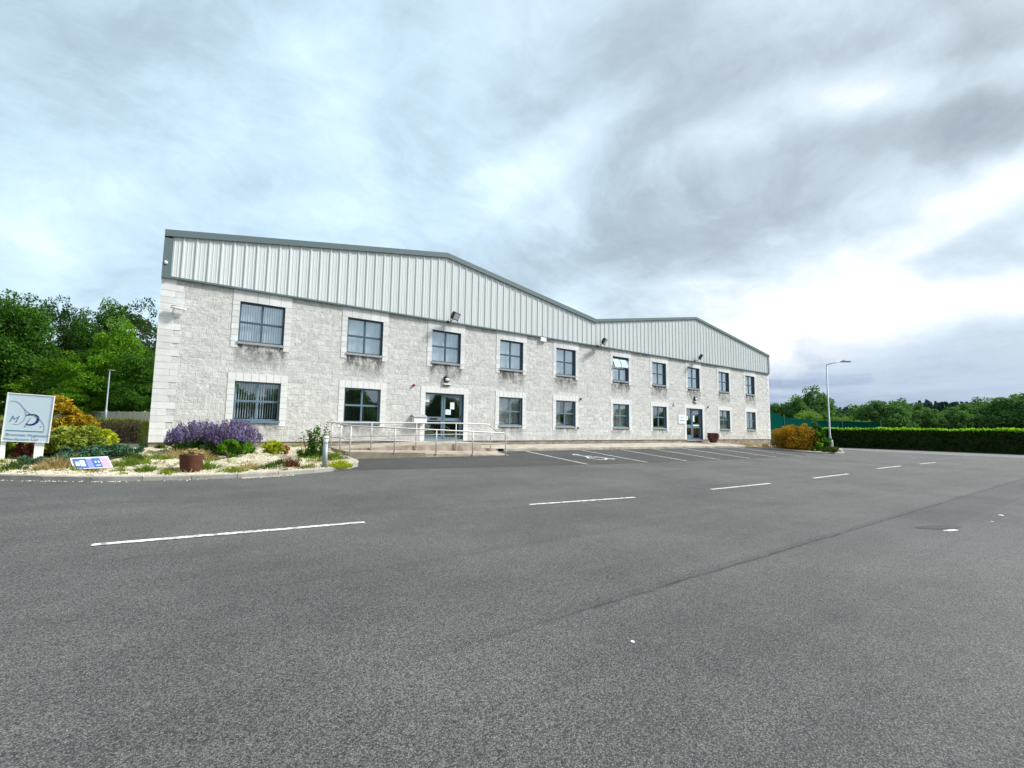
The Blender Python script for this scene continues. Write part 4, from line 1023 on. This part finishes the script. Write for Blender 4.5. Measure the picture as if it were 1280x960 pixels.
hedge_block('low_hedge', (-9, 3.4), (-.35, 3.4), .7, .72, 'low brown clipped hedge running up to the left corner of the building', 'hedge', LG['brown'], 9000, .055, .78)
fa, fb = at(-60, 513, 49), at(196, 515.5, 44)
fdir = Vector((fb.x-fa.x, fb.y-fa.y)); FL = fdir.length; fdir.normalize()
e = empty('wooden_fence', (fa.x, fa.y, 1.35), 'grey weathered vertical board fence behind the grass at the left', 'fence', None, math.atan2(fdir.y, fdir.x))
mb = MB(); x = 0
while x < FL:
    h = 1.22+rng.normal()*.008; w = .145; mb.box(x, x+w-.012, -.012+rng.normal()*.004, .012, 0, h); x += w
mb.build('boards', M['wood'], e)
mb = MB(); mb.box(0, FL, .02, .07, .3, .38); mb.box(0, FL, .02, .07, .95, 1.03); mb.build('rail', M['wood'], e)
for k in range(int(FL/3)+1):
    mb = MB(); mb.box(k*3, k*3+.1, .07, .17, -.2, 1.3); mb.build('post', M['wood'], e)
mb = MB()
for i in range(5200):
    x = rng.uniform(-14, -.3); y = rng.uniform(4.5, 34)**1; k = HG(x, y); h = rng.uniform(.12, .42); a = rng.uniform(0, 3.14); w = .03*(1+y/20)
    mb.add([(x-math.cos(a)*w, y-math.sin(a)*w, k-.02), (x+math.cos(a)*w, y+math.sin(a)*w, k-.02), (x+rng.normal()*.1, y+rng.normal()*.1, k+h)], [(0,1,2)])
tag(mb.build('long_grass', LG['lawn']), 'long yellowish grass growing between the low hedge and the wooden fence', 'grass', kind='stuff')

# ------------------------------------------------------------------ trees, left
def gp(px, depth): r = ray(px, 528); P = CAM+r*depth; return P
def zt(px, py, depth): return at(px, py, depth).z
G1 = 'trees behind the wooden fence'
prA = Proto('a', 10., 3.5, 3.5, LG['mid'], 150, 190, .135, .95, .58, .42, .8, 14, .35)
prB = Proto('b', 10., 2.9, 2.9, LG['dark'], 90, 120, .125, .72, .62, .38, .8, 18, .35)
prC = Proto('c', 10., 4.0, 3.8, LG['bright'], 160, 190, .14, .95, .50, .50, .75, 10, .45, .3)
prD = Proto('d', 10., 2.2, 2.2, LG['mid'], 70, 150, .12, .66, .62, .38, .85, 18, .3)
prE = Proto('e', 10., 2.6, 2.6, LG['dark'], 46, 110, .115, .60, .66, .34, .85, 22, .5)
def ltree(pr, px, pytop, depth, label, sxy=1., rz=0., g=G1, name='broadleaf_tree', hbase=1.45):
    P_ = gp(px, depth); h = (zt(px, pytop, depth)-hbase); pr.put(name, (P_.x, P_.y, hbase-.1), label, 'tree', g, rz, h/10.3, sxy)
for a in ((prA,-38,350,44,'large green tree at the very left edge behind the fence',1.0,.3), (prA,8,354,47,'big mid green tree behind the company sign, tallest at the left edge',.72,1.9), (prB,52,358,54,'dark airy tree right of the big tree at the left edge',.62,0.),
          (prB,80,364,56,'thin dark tree with sky showing through, left of the upright green one',.5,2.2), (prD,122,358,53,'upright mid green tree in the middle of the left group',.85,.5), (prE,158,366,56,'sparse feathery tree between the upright tree and the building',.75,1.), (prE,184,368,52,'dark open crowned tree nearest the building corner',.95,3.),
          (prC,140,400,48,'bright green broad tree in front of the taller ones',.92,.4), (prC,70,440,49,'lower bright green tree left of the broad bright one',1.25,2.4), (prC,22,442,47,'low bright green tree behind the top of the sign',1.3,1.2), (prA,186,432,48.5,'rounded green tree half hidden by the building corner',1.2,4.), (prB,103,428,58,'dark filler tree low between the bright ones',1.5,3.3), (prA,160,420,60,'deep green tree standing at the back right of the left group',1.5,5.1), (prB,25,420,60,'dark wide tree at the back left of the group',1.9,4.3), (prA,-80,380,46,'green tree outside the left edge beside the large one',1.1,2.7),
          (prC,110,462,46.5,'small bright tree right behind the fence, left of the lamp column',1.5,3.7), (prA,170,470,46.5,'small green tree right behind the fence, right of the lamp column',1.5,.9), (prA,48,470,47,'small dark green tree at the fence, right of the sign',1.6,2.9)):
    ltree(*a)

# ------------------------------------------------------------------ right side: green fence, hedge, shrubs, trees
pts = [at(962,514,42), at(979,521.5,58), at(1020,525.5,72), at(1052,526.5,74), at(1100,528,75)]
e = empty('mesh_fence', (pts[0].x, pts[0].y, .2), 'tall dark green screened mesh fence beyond the right corner of the building', 'fence')
for a, b in zip(pts, pts[1:]):
    o3 = Vector((pts[0].x, pts[0].y, .2)); mb = MB(); d = Vector((b.x-a.x, b.y-a.y, 0)).normalized(); n = Vector((-d.y, d.x, 0))*.02
    za, zb = a.z, b.z
    q = [Vector((a.x, a.y, 0)), Vector((b.x, b.y, 0))]
    vs = [q[0]-n-o3, q[1]-n-o3, q[1]+n-o3, q[0]+n-o3]; up_ = [Vector((0,0,za)), Vector((0,0,zb)), Vector((0,0,zb)), Vector((0,0,za))]
    mb.add(vs+[v+u for v, u in zip(vs, up_)], [(0,3,2,1),(4,5,6,7),(0,1,5,4),(1,2,6,5),(2,3,7,6),(3,0,4,7)]); mb.build('screen_panel', M['gfence'], e)
for a in pts[1:]:
    mb = MB(); x, y = a.x-pts[0].x, a.y-pts[0].y; mb.box(x-.05, x+.05, y-.12, y-.02, -.3, a.z+.12); mb.build('post', M['gpost'], e)
hedge_block('clipped_hedge', (56.3,-30), (56.6,2.6), 1.3, 1.82, 'long clipped laurel hedge with new growth painted sunlit bright on top across the far car park', 'hedge', LG['hedge'], 52000, .11, 0., LG['hedge_sunlit'], 9000)

bush('golden_conifer', (37.35,-3.9,.22), 'rounded golden orange conifer on the island beside the right corner of the building', 'shrub', 1.9, 1.25, 1.62, LG['rustgold'], 26000, .05, 90, 2.2, .4, shell=.6)
bush('golden_conifer', (38.3,-4.3,.2), 'pointed golden orange conifer, right hand peak on the island', 'shrub', .75, .7, 2.0, LG['rustgold'], 9000, .05, 40, 2.2, .5)
bush('garden_shrub', (38.2,-5.25,.12), 'loose green shrub growing round the foot of the tall street lamp', 'shrub', .75, .7, 2.1, LG['mid'], 2600, .085, 34, 1.7)
bush('garden_shrub', (37.6,-5.35,.12), 'pale lime green leafy shrub left of the tall street lamp', 'shrub', .38, .38, 1.35, LG['bright'], 900, .10, 18)
bush('garden_shrub', (38.2,-5.95,.10), 'low olive ground shrub along the island kerb', 'shrub', 1.0, .4, .42, LG['olive'], 2400, .06, 28)
mb = MB(); mb.lathe([(.3,-.05),(.42,.1),(.38,.28),(.2,.38),(.0,.4)], (0,0,0), 9); o = mb.build('boulder', M['kerb']); o.location = (40.0,-5.75,.1); o.scale = (1.1,.8,.8); tag(o, 'grey boulder on the island right of the tall street lamp', 'boulder')
mb = MB(); mb.tube([(0,0,-.1),(.03,0,.4),(0,.02,.85)], [.10,.085,.09], 8); o = mb.build('tree_stump', M['wood'], None, True); o.location = (39.7,-5.5,.15); tag(o, 'pale broken stump standing beside the boulder on the island', 'stump')
for (x, y, l, n) in ((35.6,-2.6,'dry weeds in pale gravel at the left tip of the island',160), (36.1,-1.2,'dry weeds by the foot of the wall near its right corner',160)):
    mb = blades(n, .7, .5, .4, .35, .014); o = mb.build('grass_tuft', LG['dry']); o.location = (x, y, .42); tag(o, l, 'weeds')

G2 = 'trees beyond the car park'
prF = Proto('f', 10., 5.0, 4.8, LG['far'], 120, 190, .27, 1.35, .52, .46, .85, 8, .5, .3)
prG = Proto('g', 10., 4.4, 4.4, LG['far'], 80, 140, .24, 1.0, .60, .40, .8, 14, .35)
prH = Proto('h', 10., 7.0, 5.0, LG['farlight'], 130, 160, .26, 1.5, .45, .50, .8, 6, .5)
def rtree(pr, px, pytop, depth, label, sxy=1., rz=0., name='broadleaf_tree'):
    P_ = gp(px, depth); h = zt(px, pytop, depth)-0.; pr.put(name, (P_.x, P_.y, -.1), label, 'tree', G2, rz, h/10.2, sxy)
for a in ((prF,972,503,92,'dark green tree right against the building corner, beyond the green fence',.95,.3), (prF,994,496,90,'full dark green tree beyond the green fence',.85,1.), (prG,1016,484,96,'tallest airy tree beyond the green fence, left of the street lamp',.85,2.), (prG,1036,500,98,'airy tree directly behind the tall street lamp',.8,3.),
          (prH,1010,512,82,'wide pale green willow behind the green fence',.95,.2), (prH,1052,519,84,'wide pale green willow right of the street lamp',.75,1.2), (prH,1078,524,88,'low pale green willow above the left end of the hedge',.8,2.2)):
    rtree(*a)
desc = ['rounded', 'broad domed', 'full crowned', 'bushy', 'wide', 'lumpy']
rows = [(1068,507,118,.9),(1090,500,112,.95),(1112,500,110,.95),(1129,499,112,.75),(1148,503,114,.9),(1163,510,112,.8),(1193,509,110,.9),(1178,512,118,.8),(1212,503,112,.9),(1230,498,114,.95),(1250,496,110,.95),(1272,491,108,1.),(1296,491,106,1.),(1320,496,108,1.)]
wh = ['at the left end of the far row, above the hedge end', 'second in the far row right of the street lamp', 'third in the far row', 'narrow, fourth in the far row', 'fifth in the far row', 'sixth in the far row, left of the gap', 'below the distant conifers, right of the gap', 'small, inside the gap under the distant conifers', 'just right of the distant conifers', 'left neighbour of the tall trees at the right edge', 'second from the right edge of the photo', 'tall, at the right edge of the photo', 'cut by the right edge of the photo', 'standing outside the right edge']
for i, ((px, py, d, s), w) in enumerate(zip(rows, wh)):
    rtree(prF if i % 3 else prG, px, py, d, f'{desc[i % 6]} dark green tree {w}', s*1.1, i*1.3)
# far conifer wood and its rise
mb = MB(); N = 60
for i in range(N):
    px = 940+i*9; P0 = gp(px, 235); P1 = gp(px, 330); mb.v += [(P0.x, P0.y, -.5), (P1.x, P1.y, 9.+1.2*math.sin(i*.3)), (P1.x*1.2, P1.y*1.2, -1)]
for i in range(N-1):
    for j in (0, 1): mb.f.append((3*i+j, 3*i+3+j, 3*i+4+j, 3*i+1+j))
tag(mb.build('hills', M['grass'], None, True), kind='structure')
pts_ = []
for i in range(420):
    px = rng.uniform(1040, 1330); d = rng.uniform(240, 300); P_ = gp(px, d); hh = rng.uniform(14.5, 17.2)*(.55+.45*ip(px, [1040,1130,1150,1215,1260,1330], [.35,.7,.98,.98,.95,1.]))
    zb = (d-235)/95*9; m = 150
    tt = rng.uniform(0, 1, m)**.8; a = rng.uniform(0, 6.28, m); r = (1-tt)*3.0*rng.uniform(.3, 1, m)+.15
    pts_.append(np.stack([P_.x+np.cos(a)*r, P_.y+np.sin(a)*r, zb+hh*.1+tt*hh*.9], 1))
o = link('conifer_wood', leaf_mesh('conifer_wood', np.concatenate(pts_), .9, 1.5), LG['conifer']); tag(o, 'distant dark blue green conifer wood on the rise beyond the trees', 'wood', kind='stuff')
# trees across the road behind the viewer, seen mirrored in the windows
for i in range(19):
    x = -16+i*11.5; prF.put('broadleaf_tree', (x, -74-4*(i % 2)-.08*x, -.1), 'leafy tree across the road, mirrored in the windows', 'tree', 'trees across the road behind the viewer', i*1.1, .98-.012*i, 1.25)

# ------------------------------------------------------------------ sky and sun
w = bpy.data.worlds.new('World'); scn.world = w; w.use_nodes = True
class WT(NT):
    def __init__(s, w): s.t = w.node_tree; s.n = s.t.nodes; s.l = s.t.links
T_ = WT(w); bg = T_.n['Background']
SUN_AZ, SUN_EL = 118., 42.
sky = T_.new('ShaderNodeTexSky', sky_type='NISHITA'); sky.sun_disc = False; sky.sun_elevation = R(SUN_EL); sky.sun_rotation = R(SUN_AZ); sky.air_density = 1.2; sky.dust_density = 2.
d0 = T_.new('ShaderNodeTexCoord').outputs['Generated']
def vm(op, a, b=None, s=None):
    n = T_.new('ShaderNodeVectorMath', operation=op); T_.val(n.inputs[0], a)
    if b is not None: T_.val(n.inputs[1], b)
    if s is not None: T_.val(n.inputs['Scale'], s)
    return n.outputs['Value'] if op == 'DOT_PRODUCT' else n.outputs['Vector']
x, y, z = T_.sep(d0)
den = T_.math('ADD', T_.math('MAXIMUM', z, 0.), .34)
cp = T_.comb(T_.math('DIVIDE', x, den), T_.math('DIVIDE', y, den), 0.)
wn_ = T_.new('ShaderNodeTexNoise'); T_.con(cp, wn_.inputs['Vector']); wn_.inputs['Scale'].default_value = 1.3; wn_.inputs['Detail'].default_value = 5
warp = vm('SCALE', vm('SUBTRACT', wn_.outputs['Color'], (.5,.5,.5)), None, .55)
dw = vm('ADD', d0, vm('SCALE', vm('SUBTRACT', wn_.outputs['Color'], (.5,.5,.5)), None, .30))
dw = vm('NORMALIZE', dw)
cp2 = vm('ADD', cp, warp)
def D(px, py): v = ray(px, py).normalized(); return (v.x, v.y, v.z)
def blob(px, py, deg, soft):
    return T_.rng(vm('DOT_PRODUCT', dw, D(px, py)), math.cos(R(deg+soft)), math.cos(R(max(0.1, deg-soft))))
def band(p, q, half, soft, ext=3):
    a, b = Vector(D(*p)), Vector(D(*q)); n = a.cross(b).normalized(); m = (a+b).normalized(); L_ = math.degrees(a.angle(b))/2
    f = T_.rng(T_.math('ABSOLUTE', vm('DOT_PRODUCT', dw, tuple(n))), math.sin(R(half-soft*.5)), math.sin(R(half+soft)), 1., 0.)
    g_ = T_.rng(vm('DOT_PRODUCT', dw, tuple(m)), math.cos(R(L_+ext+8)), math.cos(R(L_+ext-4)))
    return T_.math('MULTIPLY', f, g_)
n1 = T_.noise(cp2, 1.5, 9, .6); n2 = T_.noise(cp2, 4.2, 12, .66); 
streak = T_.new('ShaderNodeMapping'); T_.con(cp2, streak.inputs[0]); streak.inputs['Rotation'].default_value = (0,0,R(-25)); streak.inputs['Scale'].default_value = (.9, 2.2, 1)
n3 = T_.noise(streak.outputs[0], 1.8, 9, .62)
dens = T_.math('ADD', T_.math('ADD', T_.math('MULTIPLY', n1, .55), T_.math('MULTIPLY', n2, .36)), T_.math('MULTIPLY', n3, .27))
dens = T_.math('SUBTRACT', dens, .078)     # 0..1, high = dark
def addm(d, m, amt): return T_.math('ADD', d, T_.math('MULTIPLY', m, amt))
dens = addm(dens, band((700,400),(1330,130), 8.5, 7, 12), .16)
dens = addm(dens, band((640,330),(1000,-120), 8, 8, 6), .06)
dens = addm(dens, blob(60, 60, 16, 12), .10)
dens = addm(dens, blob(480, 260, 9, 7), .05)
dens = addm(dens, blob(-60, 330, 12, 8), .03)
dens = addm(dens, blob(560, 190, 12, 8), .04)
dens = addm(dens, band((1250,300),(1330,270), 1.2, 1.4, 2), .16)
dens = addm(dens, band((780,420),(1280,300), 5.5, 4, 10), -.24)
dens = addm(dens, blob(980, 410, 7, 5), -.16)
dens = addm(dens, band((1130,125),(1280,95), 1.0, 1.4, 2), -.15)
dens = addm(dens, band((60,230),(400,90), 3.5, 4, 4), -.11)
dens = addm(dens, band((420,210),(560,80), 3, 4, 3), -.07)
dens = addm(dens, band((930,180),(1060,120), 1.8, 2, 3), -.14)
dens = addm(dens, band((1200,215),(1290,205), 1.2, 1.4, 3), -.14)
dens = addm(dens, band((860,330),(1200,190), 2.5, 2.5, 5), .05)
dens = addm(dens, band((640,210),(720,170), 1.6, 2, 2), -.14)
dens = addm(dens, band((0,330),(640,310), 5, 5, 8), -.07)
colr = T_.ramp(dens, [(.22,(1.08,1.08,1.08)),(.35,(.90,.96,1.0)),(.44,(.72,.83,.91)),(.54,(.59,.70,.79)),(.66,(.45,.53,.59)),(.82,(.31,.37,.43))])
# cooler and bluer to the left; slate blue bank low at the right
lm = T_.rng(vm('DOT_PRODUCT', d0, D(250, 250)), .55, .98)
colr = T_.mix(T_.math('MULTIPLY', lm, .8), colr, T_.mix(1., colr, (1.0,1.14,1.21), 'MULTIPLY'))
az = vm('DOT_PRODUCT', vm('NORMALIZE', T_.comb(x, y, 0.)), (math.sin(R(78)), math.cos(R(78)), 0.))
low = T_.math('MULTIPLY', T_.rng(T_.math('ADD', z, T_.math('MULTIPLY', T_.math('SUBTRACT', n3, .5), .22)), .055, .165, 1., 0.), T_.rng(az, .82, .97))
n4 = T_.noise(T_.mapping(d0, (1.6,1.6,15.)), 1.7, 7, .6)
colr = T_.mix(T_.math('MULTIPLY', low, .94), colr, T_.mix(T_.rng(T_.math('SUBTRACT', n4, T_.math('MULTIPLY', z, 1.6)), .22, .46), (.44,.54,.71), (.13,.225,.43)))
mb_ = T_.math('MULTIPLY', T_.rng(T_.math('ADD', z, T_.math('MULTIPLY', T_.math('SUBTRACT', n3, .5), .22)), .13, .22, 1., 0.), T_.rng(az, .95, .999))
colr = T_.mix(T_.math('MULTIPLY', mb_, .5), colr, (.50,.60,.76))
# thin-cloud glow round the sun
sd = (math.sin(R(SUN_AZ))*math.cos(R(SUN_EL)), math.cos(R(SUN_AZ))*math.cos(R(SUN_EL)), math.sin(R(SUN_EL)))
glow = T_.rng(vm('DOT_PRODUCT', d0, sd), math.cos(R(30)), math.cos(R(4)), 0., 1.)
gl_ = T_.math('ADD', 1., T_.math('MULTIPLY', glow, 3.2))
colr = T_.mix(1., colr, T_.comb(gl_, gl_, gl_), 'MULTIPLY')
EXPO = 1.0
cs_ = T_.mix(1., colr, (.56,.56,.56), 'MULTIPLY')
sk = T_.mix(1., sky.outputs[0], (.08,.08,.08), 'MULTIPLY')
fin = T_.mix(.93, sk, cs_)
T_.con(fin, bg.inputs[0]); bg.inputs[1].default_value = 1.0
sl = bpy.data.lights.new('sun', 'SUN'); so = bpy.data.objects.new('sun', sl); col.objects.link(so)
sl.energy = 2.9; sl.angle = R(9); sl.color = (1.,.97,.92)
so.rotation_euler = Vector(sd).to_track_quat('Z', 'Y').to_euler(); so.location = (60,-40,60)

scn.view_settings.view_transform = 'Standard'; scn.view_settings.look = 'None'; scn.view_settings.gamma = 1; scn.view_settings.exposure = EXPO
scn.render.resolution_x = 1280; scn.render.resolution_y = 960
